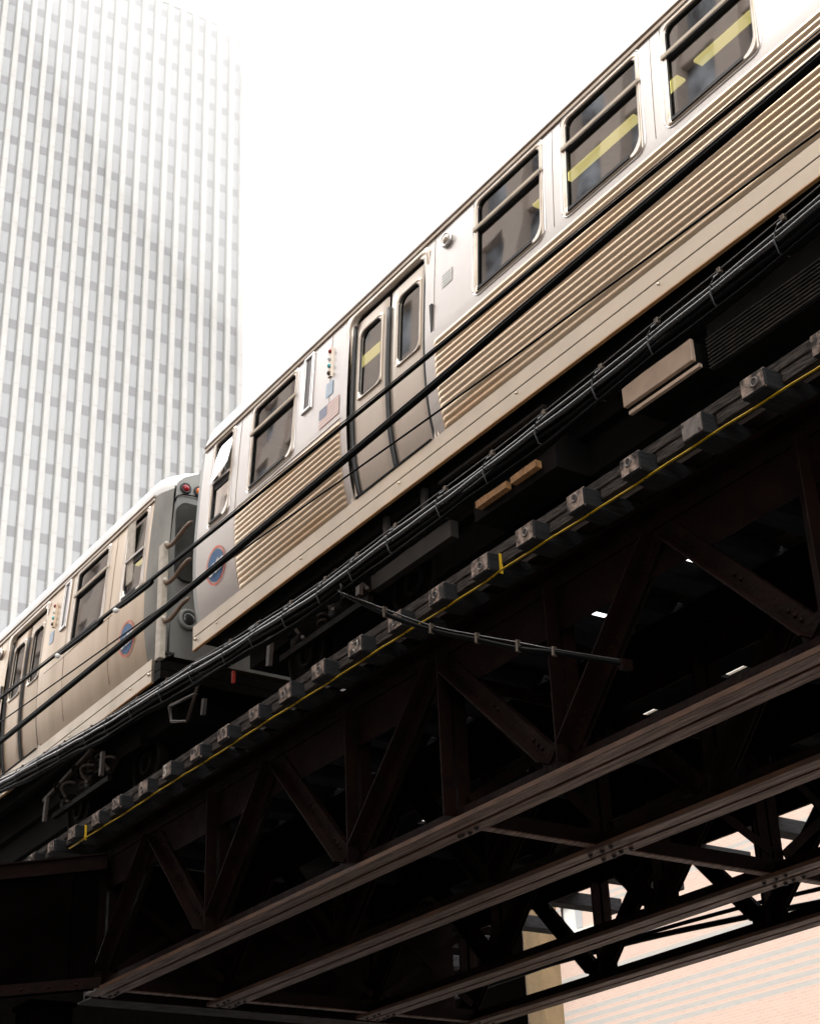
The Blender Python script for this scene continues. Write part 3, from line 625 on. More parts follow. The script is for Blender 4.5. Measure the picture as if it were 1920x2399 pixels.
# ---------------------------------------------------------------- track: ties, guard timber, rails, strap
TX = [-6.178 - .626 * k * 1.0 for k in range(-5, 29)]
TX = [x - .115 for x in TX]      # centres
TOP = 7.385; BOT = 7.222
n5 = min(range(len(TX)), key=lambda i: abs(TX[i] + 15.25)); nA = min(range(len(TX)), key=lambda i: abs(TX[i] + 9.50)); nB = min(range(len(TX)), key=lambda i: abs(TX[i] + 17.70))
nP = min(range(len(TX)), key=lambda i: abs(TX[i] + 6.86)); nC = min(range(len(TX)), key=lambda i: abs(TX[i] + 11.35))
for i, x in enumerate(TX):
    j1, j2, j3 = (random.uniform(-.02, .02) for _ in range(3)); w = .115 + random.uniform(-.012, .008); y0 = 7.15 + j1
    if i == n5: lab = 'weathered railway tie with a white number 5 painted on its end'
    elif i == nA: lab = 'railway tie with a yellow strap folded up its side, at mid span'
    elif i == nB: lab = 'railway tie with a yellow strap end, at the far left of the track edge'
    elif i == nP: lab = 'railway tie with a flat end plate and two nail holes'
    elif i == nC: lab = 'railway tie with scratched white marks on its split end'
    else:
        k = i - n5
        lab = ('weathered railway tie, %s to the %s of the one marked 5' % (ORD[abs(k) - 1], 'left' if k > 0 else 'right'))
    t = thing('railway_tie', lab, 'railway tie', (x, 8.37, BOT), 'railway ties under the train')
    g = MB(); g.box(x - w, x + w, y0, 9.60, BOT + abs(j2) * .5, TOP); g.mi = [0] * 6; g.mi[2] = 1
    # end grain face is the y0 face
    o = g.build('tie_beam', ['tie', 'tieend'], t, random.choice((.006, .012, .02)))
    if i not in (n5, nP, nC):
        g = MB(); cx, cz = x + random.uniform(-.03, .03), 7.31 + random.uniform(-.02, .02)
        g.ring((cx, y0 - .001, cz), .030, .009, (0, 1, 0), 14, 5); g.build('bolt_washer', 'endring', t)
        g = MB(); g.tube([(cx, y0 - .004, cz), (cx, y0 + .02, cz)], .017, 10); g.build('bolt_hole', 'bolt', t)
    elif i == nP:
        g = MB(); g.box(x - w + .01, x + w - .01, y0 - .006, y0 - .001, BOT + .015, TOP - .015); g.build('end_plate', 'endring', t)
        g = MB()
        for dx_, dz_ in ((-.085, .05), (.07, -.045)): g.tube([(x + dx_, y0 - .010, 7.30 + dz_), (x + dx_, y0 - .004, 7.30 + dz_)], .011, 8)
        g.build('nail_hole', 'bolt', t)
    if i == n5: text_mesh('painted_number', '5', .17, 'chalk', t, (x - .035, y0 - .004, 7.305), (1, 0, 0), (0, 0, 1), .001)
    if i == nC:
        for cc in ([(-.05, .05), (-.02, .035), (.02, .035), (.05, .045)], [(.05, .045), (.055, 0), (.05, -.05)], [(-.02, -.02), (0, -.05), (.02, -.03), (.03, -.01)]):
            g = MB(); g.tube([(x + a, y0 - .003, 7.305 + b) for a, b in cc], .004, 5); g.build('chalk_mark', 'chalk', t)
    if i in (nA, nB):
        g = MB(); g.box(x + w + .001, x + w + .005, 7.262, 7.292 if i == nA else 7.288, BOT - .012, TOP + .002) ; g.build('strap_tail', 'yellow', t)
gt = thing('guard_timber', 'long weathered guard timber notched over the tie ends below the train', 'timber', (-13, 7.33, TOP))
g = MB(); g.box(-24.2, -2.9, 7.278, 7.392, TOP + .004, TOP + .088); g.build('beam', 'guard', gt, .006)
g = MB()
for a, b in zip([-24.2] + [x + .128 for x in sorted(TX)], [x - .128 for x in sorted(TX)] + [-2.9]):
    g.box(a, b, 7.286, 7.392, TOP - .088, TOP - .003)
g.box(-24.2, -2.9, 7.30, 7.38, TOP - .0032, TOP + .0015)
g.build('notched_filler', 'guard', gt)
g = MB(); g.box(-24.2, -2.9, 9.30, 9.42, TOP + .002, TOP + .12); tag(g.build('guard_timber', 'guard', None, .008), 'long dark guard timber on the far side of the near track', 'timber')
pts = []
x = -17.86
while x < -3: pts.append((x, 7.255 + .006 * math.sin(x * 3) + (.0 if x < -9.3 else -.012), BOT - .014 + .003 * math.sin(x * 10.03))); x += .2
g = MB(); g.sheet([[(p[0], p[1] - .0105, p[2]) for p in pts], [(p[0], p[1] + .0105, p[2]) for p in pts], [(p[0], p[1] + .0105, p[2] + .004) for p in pts], [(p[0], p[1] - .0105, p[2] + .004) for p in pts], [(p[0], p[1] - .0105, p[2]) for p in pts]])
st = thing('yellow_strap', 'long yellow strap nailed along the underside of the ties', 'strap', (-10, 7.25, BOT)); g.build('strap_band', 'yellow', st)
g = MB()
for x in TX:
    if x > -17.9: g.dome((x + .02, 7.25, BOT - .0145), .010, (0, 0, -1), .006, 6, 2)
g.build('strap_nail', 'bolt', st)
def rail(y, lab):
    g = MB(); g.box(-24.2, -2.9, y - .065, y + .065, TOP + .002, TOP + .022); g.box(-24.2, -2.9, y - .01, y + .01, TOP + .022, 7.52); g.box(-24.2, -2.9, y - .035, y + .035, 7.52, 7.555); tag(g.build('rail', 'rail'), lab, 'rail', 'running rails')
rail(7.62, 'near running rail of the track under the train'); rail(9.12, 'far running rail of the track under the train')
rail(11.25, 'near running rail of the far track'); rail(12.75, 'far running rail of the far track')

# far track deck: ties, long ties that stick out beyond the far truss, boards between
for i, x in enumerate(TX[::1]):
    long_ = (i % 2 == 0); y1 = 14.82 if long_ else 13.3
    k = i + 1
    g = MB(); g.box(x - .11 + .03, x + .11 + .03, 10.86, y1, 7.03 if long_ else 7.21, 7.21 if long_ else 7.38)
    tag(g.build('railway_tie', 'tie', None, .01), ('long dark far-track tie sticking out past the last truss, %s from the right' if long_ else 'short dark far-track tie ending at the last truss, %s from the right') % ORD[i // 2], 'railway tie', 'ties of the far track')
def deck(y0, y1, z0, holes, name, lab):
    g = MB(); n = max(1, round((y1 - y0) / .25)); w = (y1 - y0) / n
    for k in range(n): g.box(-24.2, -2.9, y0 + k * w, y0 + (k + 1) * w - .003, z0, z0 + .05)
    return tag(g.build(name, 'deck'), lab, 'walkway')
deck(9.45, 10.725, 7.39, [], 'timber_walkway', 'dark timber walkway boards added between the two tracks')  # boards added to block the sky between the tracks
deck(10.86, 13.25, 7.385, [], 'added_deck', 'dark timber boards added to close the far track against the sky')  # boards added to keep the underside of the far track dark
deck(13.35, 14.08, 7.215, [], 'timber_walkway', 'dark timber walkway boards beyond the last truss, on the long ties')
# boards added to close the slit except where daylight shows
g = MB(); hol = [(-10.44, -10.13), (-11.70, -11.41), (-15.70, -15.36), (-8.05, -7.93), (-12.72, -12.66), (-13.55, -13.47), (-19.0, -18.8)]
edges = [-24.2]
for a, b in sorted(hol): edges += [a, b]
edges.append(-2.9)
for a, b in zip(edges[::2], edges[1::2]): g.box(a, b, 10.728, 10.857, 7.40, 7.44)
tag(g.build('added_gap_board', 'deck'), 'dark board added along the walkway edge with small gaps showing daylight', 'board')
g = MB(); hol = [(-8.72, -8.60), (-9.95, -9.82), (-13.0, -12.95)]  # added boards, open only where daylight shows under the train
edges = [-24.2]
for a, b in sorted(hol): edges += [a, b]
edges.append(-2.9)
for a, b in zip(edges[::2], edges[1::2]): g.box(a, b, 8.35, 9.06, 7.392, 7.43)
tag(g.build('added_centre_board', 'deck'), 'dark boards added between the rails under the train with small gaps', 'board')

# ---------------------------------------------------------------- trusses
TC = -10.65; Z0 = 5.50
def rivets(g, pts, ax, r=.017):
    for p in pts: g.dome(p, r, ax, r * .7, 7, 2)
def truss(y, label):
    t = thing('truss_girder', label, 'truss', (TC, y, Z0), 'parallel steel trusses carrying the tracks')
    xl, xr = TC - 7.05, TC + 7.6
    g = MB(); g.box(xl, xr, y - .160, y - .018, Z0, Z0 + .022); g.box(xl, xr, y + .018, y + .160, Z0, Z0 + .022); g.build('bottom_flange', 'flange', t, .003)
    g = MB(); g.box(xl, xr, y - .166, y - .161, Z0 + .001, Z0 + .040); g.build('flange_edge', 'rustlip', t)
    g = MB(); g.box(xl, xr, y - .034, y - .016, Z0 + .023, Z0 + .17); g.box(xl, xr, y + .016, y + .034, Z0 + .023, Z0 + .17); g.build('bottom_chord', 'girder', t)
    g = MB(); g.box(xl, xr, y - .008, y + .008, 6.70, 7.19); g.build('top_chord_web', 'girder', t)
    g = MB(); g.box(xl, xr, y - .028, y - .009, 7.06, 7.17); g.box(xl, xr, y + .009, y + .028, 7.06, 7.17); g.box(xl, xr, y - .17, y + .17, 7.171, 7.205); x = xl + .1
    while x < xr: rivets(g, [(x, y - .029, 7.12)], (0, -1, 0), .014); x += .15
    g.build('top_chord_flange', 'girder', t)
    bots = [TC + s for s in (-7.0, -4.25, -1.5, 1.5, 4.25, 7.0)]; tops = [TC + s for s in (-5.62, -2.87, 0, 2.87, 5.62)]
    # gussets
    for b in bots:
        g = MB(); g.poly([(b - .26, y - .015, Z0 + .10), (b + .26, y - .015, Z0 + .10), (b + .26, y - .015, Z0 + .22), (b + .15, y - .015, Z0 + .34), (b - .15, y - .015, Z0 + .34), (b - .26, y - .015, Z0 + .22)], (0, .012, 0)); g.build('gusset_plate', 'girder', t)
    def member(p, q, nm, w=.145):
        g = MB(); p, q = Vector(p), Vector(q); dd = (q - p).normalized(); side = Vector((dd.z, 0, -dd.x))
        a = Vector((0, 1, 0))
        g.beam(p + a * -.024, q + a * -.024, a, w, .014); g.beam(p - a * .085 + side * (w / 2 - .008), q - a * .085 + side * (w / 2 - .008), a, .014, .11)
        g.beam(p + a * .024, q + a * .024, a, w, .014); g.beam(p + a * .085 + side * (w / 2 - .008), q + a * .085 + side * (w / 2 - .008), a, .014, .11)
        L = (q - p).length; pr = []
        for s in (.08, .15, .22, .29, L * .5 - .04, L * .5 + .04, L - .29, L - .22, L - .15): pr.append(p + dd * s + a * -.031)
        rivets(g, pr, (0, -1, 0), .019)
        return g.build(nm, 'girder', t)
    for b in bots[0:6]: member((b, y, Z0 + .12), (b, y, 7.06), 'post')
    member((TC, y, Z0 + .12), (TC, y, 7.06), 'post')
    for k, tp in enumerate(tops):
        bl = bots[k]; br = bots[k + 1]
        member((tp - .06, y - .004, 6.98), (bl + .12, y - .004, Z0 + .22), 'diagonal'); member((tp + .06, y + .0, 6.98), (br - .12, y + .0, Z0 + .22), 'diagonal')
    return t
names = ['nearest brown riveted steel truss directly below the tie ends', 'second brown steel truss, behind the nearest one', 'third brown steel truss, crossed by the brick wall view', 'farthest brown steel truss, lowest in front of the pink brick wall']
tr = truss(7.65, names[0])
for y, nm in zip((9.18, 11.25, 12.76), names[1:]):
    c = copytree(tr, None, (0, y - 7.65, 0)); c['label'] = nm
# cross frames
def crossframe(x, label, ys=(7.65, 9.18, 11.25, 12.76)):
    t = thing('cross_bracing', label, 'cross bracing', (x, ys[0], Z0), 'cross braces between the trusses')
    for a, b in zip(ys, ys[1:]):
        g = MB(); g.box(x - .03, x + .055, a + .03, b - .03, Z0 + .028, Z0 + .04); st_ = g.build('strut_flange', 'flange', t)
        g = MB(); g.box(x - .006, x + .006, a + .05, b - .05, Z0 + .041, Z0 + .19); g.build('strut_web', 'girder', t)
        g = MB(); g.beam((x, a + .1, Z0 + .25), (x, b - .1, 6.7), (1, 0, 0), .09, .02); g.beam((x + .03, a + .1, 6.7), (x + .03, b - .1, Z0 + .25), (1, 0, 0), .09, .02); g.build('sway_brace', 'girder', t)
        g = MB(); g.box(x - .01, x + .01, a + .05, b - .05, 6.75, 6.87); g.build('top_strut', 'girder', t)
    g = MB()
    for i, y in enumerate(ys):
        for dx, dy in ((-.16, .09), (-.04, .11), (.09, .08), (-.12, -.09), (.03, -.08), (.17, -.1), (.2, .1))[: (4 if i == 0 else 7)]:
            g.dome((x + dx, y + (abs(dy) if i == 0 else dy), Z0 - .0005), .023, (0, 0, -1), .026, 8, 2)
    g.build('bolt_head', 'bolt', t)
    return t
crossframe(TC + .12, 'thin cross brace joining all four trusses at mid span')
crossframe(TC - 6.8, 'dim cross brace joining the trusses at their left end')
crossframe(TC + 6.9, 'cross brace joining the trusses at the right end of the span')
# end bent at the left: skew girder, column, cross girder
ux, uy = -.72, -.694
P0 = Vector((-17.35, 7.55, 0))
sk = thing('skew_girder', 'dark brown riveted girder angling off to the lower left', 'girder', (-17.35, 7.55, 5.5))
P1 = P0 + Vector((ux, uy, 0)) * 5
nrm = Vector((-uy, ux, 0))   # faces the camera side
if nrm.y > 0: nrm = -nrm
def sb(nm, z0, z1, off, th, m_):
    g = MB(); a = P0 + nrm * off; b = P1 + nrm * off; zc = (z0 + z1) / 2
    g.beam(a + Vector((0, 0, zc)), b + Vector((0, 0, zc)), nrm, z1 - z0, th); return g.build(nm, m_, sk)
sb('top_band', 6.86, 7.02, .06, .02, 'girder'); sb('bottom_band', 5.52, 5.64, .06, .02, 'girder'); 
for k in range(4):
    q0 = P0 + Vector((ux, uy, 0)) * (.5 + k * 1.1) + nrm * .04; g = MB(); g.beam(q0 + Vector((0, 0, 5.6)), q0 + Vector((0, 0, 6.9)), nrm, .16, .02); g.build('upright', 'shadeblack', sk)
sb('top_lip', 7.022, 7.04, .08, .06, 'girder')
q0 = P0 + Vector((ux, uy, 0)) * .12; g = MB(); g.beam(q0 + Vector((0, 0, 6.26)), P1 + Vector((0, 0, 6.26)), nrm, 1.5, .02); g.build('shade_sheet', 'shadeblack', sk)  # black sheet added to keep the space behind the bands dark
g = MB()
for k in range(14):
    p = P0 + Vector((ux, uy, 0)) * (.3 + k * .33) + nrm * .07
    rivets(g, [p + Vector((0, 0, 5.575))], nrm, .02)
rv = g.build('band_rivet', 'girder', sk); rv['kind'] = 'stuff'
cl = thing('steel_column', 'dark brown steel column at the left edge under the girder', 'column', (-18.3, 7.2, 0))
g = MB(); g.box(-18.55, -18.05, 7.0, 7.5, 0, 5.48); g.build('shaft', 'shadeblack', cl, .01); g = MB(); g.box(-18.58, -18.02, 6.97, 7.53, 5.44, 5.49); g.build('cap', 'shadeblack', cl)
g = MB(); g.box(-18.8, -17.8, 6.8, 7.7, 0, .15); g.build('base', 'girder', cl)
cg = thing('cross_girder', 'deep dark cross girder closing the left end of the trusses', 'girder', (-18.0, 10, 5.5))
g = MB(); g.box(-18.02, -17.98, 7.6, 12.8, 5.52, 7.18); g.build('web', 'girder', cg); g = MB(); g.box(-18.2, -17.8, 7.6, 12.8, 5.503, 5.519); g.build('bottom_flange', 'girder', cg)

# ---------------------------------------------------------------- cables
def spline(P, n=10):
    P = [Vector(p) for p in P]; P = [2 * P[0] - P[1]] + P + [2 * P[-1] - P[-2]]; out = []
    for i in range(1, len(P) - 2):
        for k in range(n):
            t = k / n; a, b, c, d_ = P[i - 1:i + 3]
            out.append(.5 * ((2 * b) + (c - a) * t + (2 * a - 5 * b + 4 * c - d_) * t * t + (3 * b - a - 3 * c + d_) * t ** 3))
    return out + [P[-2]]
MS = [(-2.9, 8.0), (-4.6, 7.90), (-5.367, 7.849), (-5.946, 7.812), (-6.558, 7.784), (-7.15, 7.75), (-7.803, 7.721), (-8.441, 7.701), (-9.064, 7.694), (-9.773, 7.688), (-10.357, 7.678), (-10.878, 7.67), (-11.475, 7.685), (-12.077, 7.717), (-12.607, 7.745), (-13.287, 7.795), (-13.961, 7.831), (-14.661, 7.877), (-15.276, 7.91), (-15.823, 7.952), (-16.568, 8.014), (-17.169, 8.067), (-17.841, 8.119), (-18.583, 8.201), (-19.6, 8.30), (-21, 8.45)]
YB = 6.6
bd = thing('cable_bundle', 'thick bundle of lashed black cables hung from a wire along the train', 'cable bundle', (-12, YB, 7.6))
mid = spline([(x, YB, z) for x, z in MS], 6)
g = MB(); g.tube(mid, .006, 6); g.build('messenger_wire', 'wire', bd)
def sag(x):   # how far the bundle hangs under the messenger
    ks = [-2.9, -5.4, -8.0, -10.3, -12.0, -15, -21]; vs = [.12, .115, .10, .085, .075, .065, .055]
    for i in range(6):
        if x >= ks[i + 1]: t = (ks[i] - x) / (ks[i] - ks[i + 1]); return vs[i] + (vs[i + 1] - vs[i]) * t
    return .05
random.seed(3)
for k, (dy, dz, r, m_) in enumerate([(-.03, .005, .019, 'cablegry'), (-.045, -.055, .023, 'cablegry'), (.03, -.03, .022, 'cableblk'), (-.02, -.105, .022, 'cableblk'), (.035, -.085, .022, 'cableblk'), (.0, -.15, .018, 'cableblk'), (.045, -.14, .016, 'cableblk'), (-.03, -.17, .012, 'cableblk')]):
    ph = random.uniform(0, 6); P = [(p.x, YB + dy + .006 * math.sin(p.x * 2.1 + ph), p.z - sag(p.x) + dz * (1.0 if p.x > -16 else .9) + (.009 if k > 1 else .004) * math.sin(p.x * 3.3 + ph) + .0025 * math.sin(p.x * 9 + ph)) for p in mid]
    g = MB(); g.tube(P, r, 10); g.build('cable', m_, bd)
for x, z in MS[1:-1]:
    g = MB(); g.box(x - .018, x + .018, YB - .016, YB + .016, z - .03, z + .014); g.build('hanger_clamp', 'brass', bd, .004)
    s_ = sag(x); g = MB(); lean = -.035
    g.tube([(x, YB, z - .02), (x - .01, YB - .05, z - s_ * .6), (x + lean * .6, YB - .078, z - s_ - .02), (x + lean, YB - .078, z - s_ - .08), (x + lean * 1.3, YB - .04, z - s_ - .15), (x + lean, YB + .04, z - s_ - .15), (x, YB + .068, z - s_ - .06), (x, YB + .01, z - .02)], .0055, 6)
    g.build('lashing', 'strap', bd)
g = MB(); g.tube([(-12.25, YB, 7.722), (-12.0, YB, 7.712)], .014, 8); g.build('splice_sleeve', 'wire', bd)
dc = thing('drop_cable', 'thick black cable branching off the bundle down to the truss', 'cable', (-10.6, 6.6, 7.4))
lowp = [(-10.66, 6.6, 7.50), (-10.592, 6.6, 7.412), (-10.153, 6.731, 7.071), (-9.711, 6.871, 6.789), (-9.294, 7.002, 6.574), (-8.931, 7.108, 6.388), (-8.645, 7.215, 6.269), (-8.25, 7.53, 6.10)]
upp = [(-10.66, 6.58, 7.47), (-10.545, 6.58, 7.385), (-10.162, 6.731, 7.12), (-9.708, 6.871, 6.825), (-9.291, 7.002, 6.612), (-8.926, 7.108, 6.435), (-8.642, 7.215, 6.295), (-8.25, 7.53, 6.125)]
g = MB(); g.tube(spline(lowp), .021, 10); g.build('sheath', 'cableblk', dc); g = MB(); g.tube(spline(upp), .0075, 6); g.build('support_wire', 'cablegry', dc)
for a, b in zip(lowp[2:7], upp[2:7]):
    g = MB(); g.beam((a[0], a[1] - .01, a[2] - .03), (b[0], b[1] - .01, b[2] + .02), (0, 1, 0), .020, .045); g.build('cable_clamp', 'brass', dc, .004)
g = MB(); g.ring((-10.60, 6.57, 7.46), .035, .008, (.3, 1, 0)); g.build('hook_eye', 'wire', dc)
g = MB(); g.box(-8.29, -8.24, 7.50, 7.60, 6.06, 6.14); g.build('end_bracket', 'girder', dc)
def wireobj(lab, P, r, m_='cableblk', grp='overhead wires crossing in front of the train'):
    t = thing('overhead_wire', lab, 'wire', P[3], grp); g = MB(); g.tube(spline(P), r, 10); g.build('conductor', m_, t); return t
A_ = [(-2.5, 6.3, 8.50), (-4.612, 6.3, 8.575), (-6.512, 6.3, 8.615), (-9.046, 6.3, 8.663), (-10.808, 6.3, 8.706), (-13.045, 6.3, 8.765), (-15.6, 6.3, 8.86), (-17.966, 6.3, 8.958), (-21, 6.3, 9.08)]
wa = wireobj('upper overhead cable with a thin wire lashed on top and two splices', A_, .0165)
g = MB(); g.tube(spline([(x, y - .01, z + .024 + .006 * math.sin(x)) for x, y, z in A_]), .0055, 6); g.build('lashed_wire', 'wire', wa)
for xa, xb in ((-14.55, -13.75), (-16.1, -15.0)):
    za = 8.765 + (-13.045 - xa) * .0388; zb = 8.765 + (-13.045 - xb) * .0388
    g = MB(); g.tube(spline([(xa, 6.3, za - .015), (xa + .08, 6.3, za - .036), (xb - .08, 6.3, zb - .036), (xb, 6.3, zb - .012)], 4), [.006] + [.02] * 11 + [.006], 8); g.build('splice_sleeve', 'cableblk', wa)
    g = MB(); g.dome((xa - .02, 6.27, za - .06), .03, (0, -1, 0), .03); g.dome((xa - .02, 6.27, za - .06), .03, (0, 1, 0), .03); g.build('tag_bead', 'white', wa)
B_ = [(-2.5, 6.2, 8.36), (-4.571, 6.2, 8.313), (-6.441, 6.2, 8.285), (-7.585, 6.2, 8.268), (-8.924, 6.2, 8.243), (-12.381, 6.2, 8.225), (-15, 6.2, 8.232), (-17.554, 6.2, 8.253), (-21, 6.2, 8.30)]
wb = wireobj('thickest black overhead cable, crossing the ridged panels', B_, .026)
g = MB(); g.tube(spline([(x, y - .02, z + .026) for x, y, z in B_]), .007, 6); g.build('lashed_wire', 'wire', wb)
C_ = [(-2.5, 6.25, 7.78), (-4.662, 6.25, 7.89), (-6.227, 6.25, 7.95), (-8.143, 6.25, 8.03), (-9.7, 6.25, 8.115), (-12.383, 6.25, 8.27), (-15, 6.25, 8.42), (-17.619, 6.25, 8.57), (-21, 6.25, 8.77)]
wireobj('thin twisted overhead wire that crosses behind the thickest cable', C_, .0085)
wireobj('upper black pipe-like cable hanging beyond the last truss', [(-19.5, 13.9, 6.33), (-17.764, 13.9, 6.335), (-17.161, 13.9, 6.345), (-15.257, 13.9, 6.325), (-13.431, 13.9, 6.257), (-12.444, 13.9, 6.19), (-8, 13.9, 5.9)], .026, grp='cables beyond the last truss')
wireobj('lower black pipe-like cable hanging beyond the last truss', [(-19.5, 13.9, 6.33), (-17.764, 13.9, 6.35), (-16.8, 13.9, 6.33), (-15.265, 13.9, 6.265), (-13.326, 13.9, 6.119), (-12.47, 13.9, 6.045), (-8, 13.9, 5.65)], .036, grp='cables beyond the last truss')

# ---------------------------------------------------------------- buildings and ground
g = MB(); g.v = [(-900, -600, 0), (700, -600, 0), (700, 900, 0), (-900, 900, 0)]; g.face([0, 1, 2, 3]); struct(g.build('ground', 'ground'))
g = MB(); g.box(-300, 200, 3.5, 18, .001, .005); struct(g.build('road', 'road'))
g = MB(); g.box(-300, 200, 18, 18.2, .001, .13); struct(g.build('kerb', 'ground'))
# brick building across the street
bb = thing('brick_building', 'sunlit orange brick building with pale brick bands behind the trusses', 'building', (-25, 30, 0))
holes = [(-36.68, -35.75), (-31.2, -28.7), (-25.7, -23.2), (-20.2, -17.7), (-14.7, -12.2), (-9.2, -6.7)]; rows_ = [(3, 5), (12.48, 13.35)]
g = MB(); xs = sorted({-70., 30.} | {h for a in holes for h in a}); zs = sorted({0., 17.7} | {h for a in rows_ for h in a})
for a, b in zip(xs, xs[1:]):
    for c, d_ in zip(zs, zs[1:]):
        if any(h[0] <= a < h[1] and (h[0] < -36 or c < 6) for h in holes) and any(r_[0] <= c < r_[1] for r_ in rows_): continue
        n = len(g.v); g.v += [(a, 30, c), (b, 30, c), (b, 30, d_), (a, 30, d_)]; g.face([n, n + 1, n + 2, n + 3])
g.box(-70, 30, 30.3, 44, 0, 17.69); g.build('wall', 'brick', bb, recalc=False)
g = MB(); g.box(-70, 30, 29.85, 30.3, 17.7, 18.0); g.build('coping', 'sill', bb)
for a, b in holes:
    for c, d_ in rows_:
        if a > -36 and c > 6: continue
        g = MB(); g.box(a, b, 30.08, 30.14, c, d_); wn = g.build('window', 'sill', bb)
        g = MB(); g.box(a + .55, b - .08, 30.06, 30.079, c + .12, d_ - .1); g.build('pane', 'pane', wn)
        g = MB(); g.box(a - .85, b + .75, 29.88, 30.05, c - .09, c - .001); g.build('sill', 'sill', wn)
g = MB(); g.box(-20.56, -20.15, 16.0, 16.4, 0, 11.0); tag(g.build('concrete_pillar', 'tan', None, .02), 'tan concrete pillar in front of the brick wall near the bottom', 'pillar')
db = thing('sky_block', 'black block added to shut out the sky left of the tan pillar', 'building', (-60, 29, 0))  # added blocks that keep the background black below the tracks
g = MB(); g.box(-120, -38.3, 28.7, 29.8, 0, 15.8); g.box(-160, -52, 27, 28.69, 0, 30); g.build('wall', 'shadeblack', db); g = MB(); g.box(-95.2, -38.25, 28.6, 29.84, 15.8, 16.0); g.build('roof', 'shadeblack', db)  # wall and roof here are the added black blocks

# office tower
tw = thing('office_tower', 'tall pale office tower with vertical stone piers fading into cloud', 'skyscraper', (-140, 50, 0))
D = -136.; PIT = 1.686; E0 = 70.54; FL = 3.9; SP0 = 94.7; ZT = 149.8
nb = 26
g = MB(); g.box(-178, D - .62, E0 - nb * PIT - .6, 72.2, 0, 182); g.build('core', 'spandrel', tw)
for k in range(-1, nb + 1):
    e = E0 - k * PIT; g = MB(); w = .57
    if k == -1: g.box(D - .6, D, e - w - .15, e - .02, 0, 182)
    else: g.box(D - .6, D, e - w, e, 0, 182 if k % 2 == 1 else ZT + .6)
    g.cur = 2; g.box(D - .47, D - .40, e - w - .10, e - w - .001, 0, ZT)  # dark strip in place of the shaded side of each pier
    g.cur = 1; z = SP0 - FL * 10
    while z < ZT + 1: g.box(D + .001, D + .012, (e - w), (e - .0), z + .05, z + .10); z += FL
    g.build('pier', ['pier', 'joint', 'louvre'], tw)  # louvre material here colours the pier shade strips
fl = [SP0 + FL * i for i in range(-11, 15)]
for z in fl:
    g = MB(); g.box(D - .56, D - .46, E0 - nb * PIT - .5, 71.6, z - 1.12, z); g.build('spandrel_panel', 'spandrel', tw)
g = MB(); g.box(D - .5, D - .3, E0 - nb * PIT - .5, 71.9, ZT + .6, 182); g.build('parapet', 'pier', tw)
g = MB(); g.box(D - .46, D - .28, E0 - nb * PIT - .5, 71.9, ZT + 5.0, ZT + 5.25); g.build('parapet_joint', 'joint', tw)
wl = []
for i, z in enumerate(fl):
    for k in range(0, nb):
        y0 = E0 - k * PIT; wl.append((z, y0))
# rank by nearness (lower and closer show largest)
def vis(z, y): return 40 < z < 152 and y > 38
wl.sort(key=lambda a: (not vis(*a), a[0] ** 2 + a[1] ** 2))
proto = None; rest = MB()
for i, (z, y0) in enumerate(wl):
    yy = y0; y1 = y0 + PIT - .57
    if i < 100:
        if proto is None:
            g = MB(); g.box(D - .52, D - .48, yy, y1, z, z + FL - 1.12); proto = g.build('window', 'pane', tw); pz, py = z, yy
        else:
            c = proto.copy(); COL.objects.link(c); c.location = Vector((0, yy - py, z - pz))
    else: rest.box(D - .52, D - .48, yy, y1, z, z + FL - 1.12)
o = rest.build('upper_windows', 'pane', tw); o['kind'] = 'stuff'
for k in (8, 9):    # two dark louvres below one spandrel
    e = E0 - (k + 1) * PIT; g = MB(); g.box(D - .46, D - .44, e + .02, e + .80, 71.2 - .35, 71.2); g.build('louvre', 'louvre', tw)

# brown and pale street fronts behind the viewpoint (they are what the glass and the steel reflect)
def front(name, lab, x0, x1, yy, h, m_, bay, pier):
    t = thing(name, lab, 'building', ((x0 + x1) / 2, yy, 0)); g = MB()
    x = x0
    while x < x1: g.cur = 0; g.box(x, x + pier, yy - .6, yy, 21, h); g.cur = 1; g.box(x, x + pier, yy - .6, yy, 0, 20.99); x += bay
    g.build('piers', [m_, 'brickopp2'], t)
    g = MB(); z = 3.2
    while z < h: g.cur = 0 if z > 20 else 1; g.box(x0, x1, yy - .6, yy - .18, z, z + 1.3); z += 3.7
    g.build('spandrels', [m_, 'brickopp2'], t)
    g = MB(); g.box(x0, x1, yy - 1.2, yy - .45, 0, h - .1); g.build('glazing', 'oppglass', t); return t
front('street_front', 'pale brown brick office block facing the elevated tracks', -44, -16, -11, 46, 'brickopp', 2.7, 1.0)
front('street_front', 'brown brick loft block facing the elevated tracks', -15.5, 6, -9, 40, 'brickopp', 3.1, 1.3)
front('street_front', 'tall pale block at the far end of the street behind', -95, -48, -14, 55, 'brickopp', 3.0, 1.2)

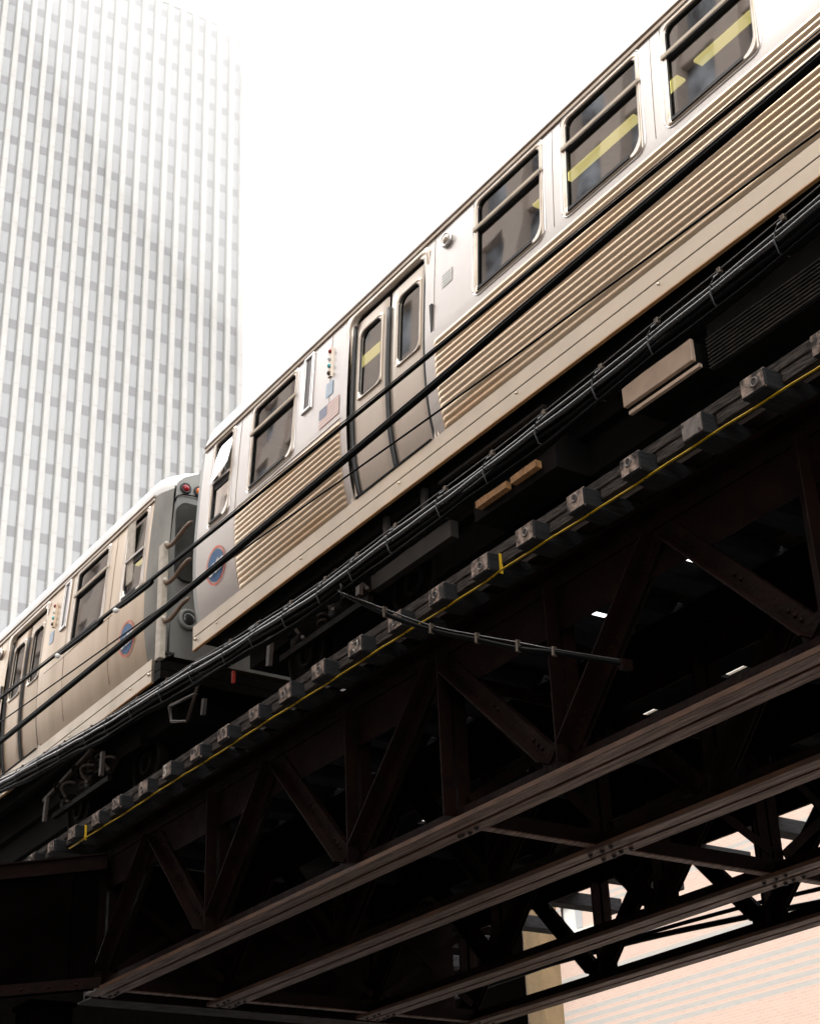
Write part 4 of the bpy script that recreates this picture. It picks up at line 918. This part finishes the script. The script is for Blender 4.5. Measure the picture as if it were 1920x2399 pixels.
# low cloud round the tower top
mcl = bpy.data.materials.new('cloud_volume'); mcl.use_nodes = True; nt = mcl.node_tree; nt.nodes.remove(nt.nodes['Principled BSDF'])
pv = nt.nodes.new('ShaderNodeVolumePrincipled'); pv.inputs['Color'].default_value = (1, 1, 1, 1); pv.inputs['Density'].default_value = .0082
nt.links.new(pv.outputs[0], [n for n in nt.nodes if n.type == 'OUTPUT_MATERIAL'][0].inputs['Volume'])
for i, (cx, cy, cz, rx, ry, rz) in enumerate(((-100, 110, 205, 26, 105, 150), (-100, 108, 200, 26, 84, 118), (-100, 108, 195, 26, 68, 92), (-100, 108, 190, 26, 56, 70))):
    bm = bmesh.new(); bmesh.ops.create_icosphere(bm, subdivisions=4, radius=1)
    for v in bm.verts: v.co = Vector((v.co.x * rx, v.co.y * ry, v.co.z * rz))
    me = bpy.data.meshes.new('low_cloud'); bm.to_mesh(me); bm.free(); me.materials.append(mcl)
    o = bpy.data.objects.new('low_cloud', me); COL.objects.link(o); o.location = (cx, cy, cz); o['kind'] = 'stuff'; o['label'] = 'white low cloud drifting round the top of the office tower'; o['category'] = 'cloud'; o['group'] = 'layers of low cloud'

# ---------------------------------------------------------------- light, sky, camera
SUN_EL, SUN_AZ = R(62), R(200)     # high, behind the viewpoint
w = bpy.data.worlds.new('World'); S.world = w; w.use_nodes = True; nt = w.node_tree; N, L = nt.nodes, nt.links
bg = N['Background']; sky = N.new('ShaderNodeTexSky'); sky.sky_type = 'NISHITA'; sky.sun_disc = False
sky.sun_elevation = SUN_EL; sky.sun_rotation = SUN_AZ; sky.air_density = 1.2; sky.dust_density = 6; sky.ozone_density = 1
hs = N.new('ShaderNodeHueSaturation'); hs.inputs['Saturation'].default_value = .06
L.new(sky.outputs[0], hs.inputs['Color'])
mxs = N.new('ShaderNodeMix'); mxs.data_type = 'RGBA'; mxs.inputs[0].default_value = .85; mxs.inputs[7].default_value = (9.0, 9.0, 9.0, 1)   # even overcast layer
L.new(hs.outputs[0], mxs.inputs[6]); L.new(mxs.outputs[2], bg.inputs['Color']); bg.inputs['Strength'].default_value = .12
sl = bpy.data.lights.new('sun', 'SUN'); sl.energy = .8; sl.angle = R(25); sl.color = (1, .95, .88)
so = bpy.data.objects.new('sun', sl); COL.objects.link(so)
# direction towards the sun: rotation measured clockwise from +Y
sd = Vector((math.sin(SUN_AZ) * math.cos(SUN_EL), math.cos(SUN_AZ) * math.cos(SUN_EL), math.sin(SUN_EL)))
so.rotation_euler = sd.to_track_quat('Z', 'Y').to_euler(); so.location = sd * 60

cam = bpy.data.cameras.new('camera'); co = bpy.data.objects.new('camera', cam); COL.objects.link(co)
Rm = Matrix(((0.55127565, -0.40675819, -0.72845242), (0.83348455, 0.22935641, 0.5026919), (-0.03739882, -0.88427564, 0.46546527)))
m3 = Matrix((Rm @ Vector((1, 0, 0)), Rm @ Vector((0, -1, 0)), Rm @ Vector((0, 0, -1)))).transposed()
co.matrix_world = Matrix.Translation((0, 0, 1.6)) @ m3.to_4x4()
cam.sensor_fit = 'HORIZONTAL'; cam.sensor_width = 36; cam.lens = 3833.36 / 1920 * 36
cam.clip_start = .1; cam.clip_end = 2000
cam.dof.use_dof = True; cam.dof.focus_distance = 12.5; cam.dof.aperture_fstop = 5.6
S.camera = co
S.view_settings.view_transform = 'Standard'; S.view_settings.look = 'None'; S.view_settings.gamma = 1; S.view_settings.exposure = 1.9
S.cycles.use_denoising = True; S.cycles.max_bounces = 10; S.cycles.transparent_max_bounces = 12; S.cycles.volume_bounces = 2
S.cycles.sample_clamp_indirect = 8
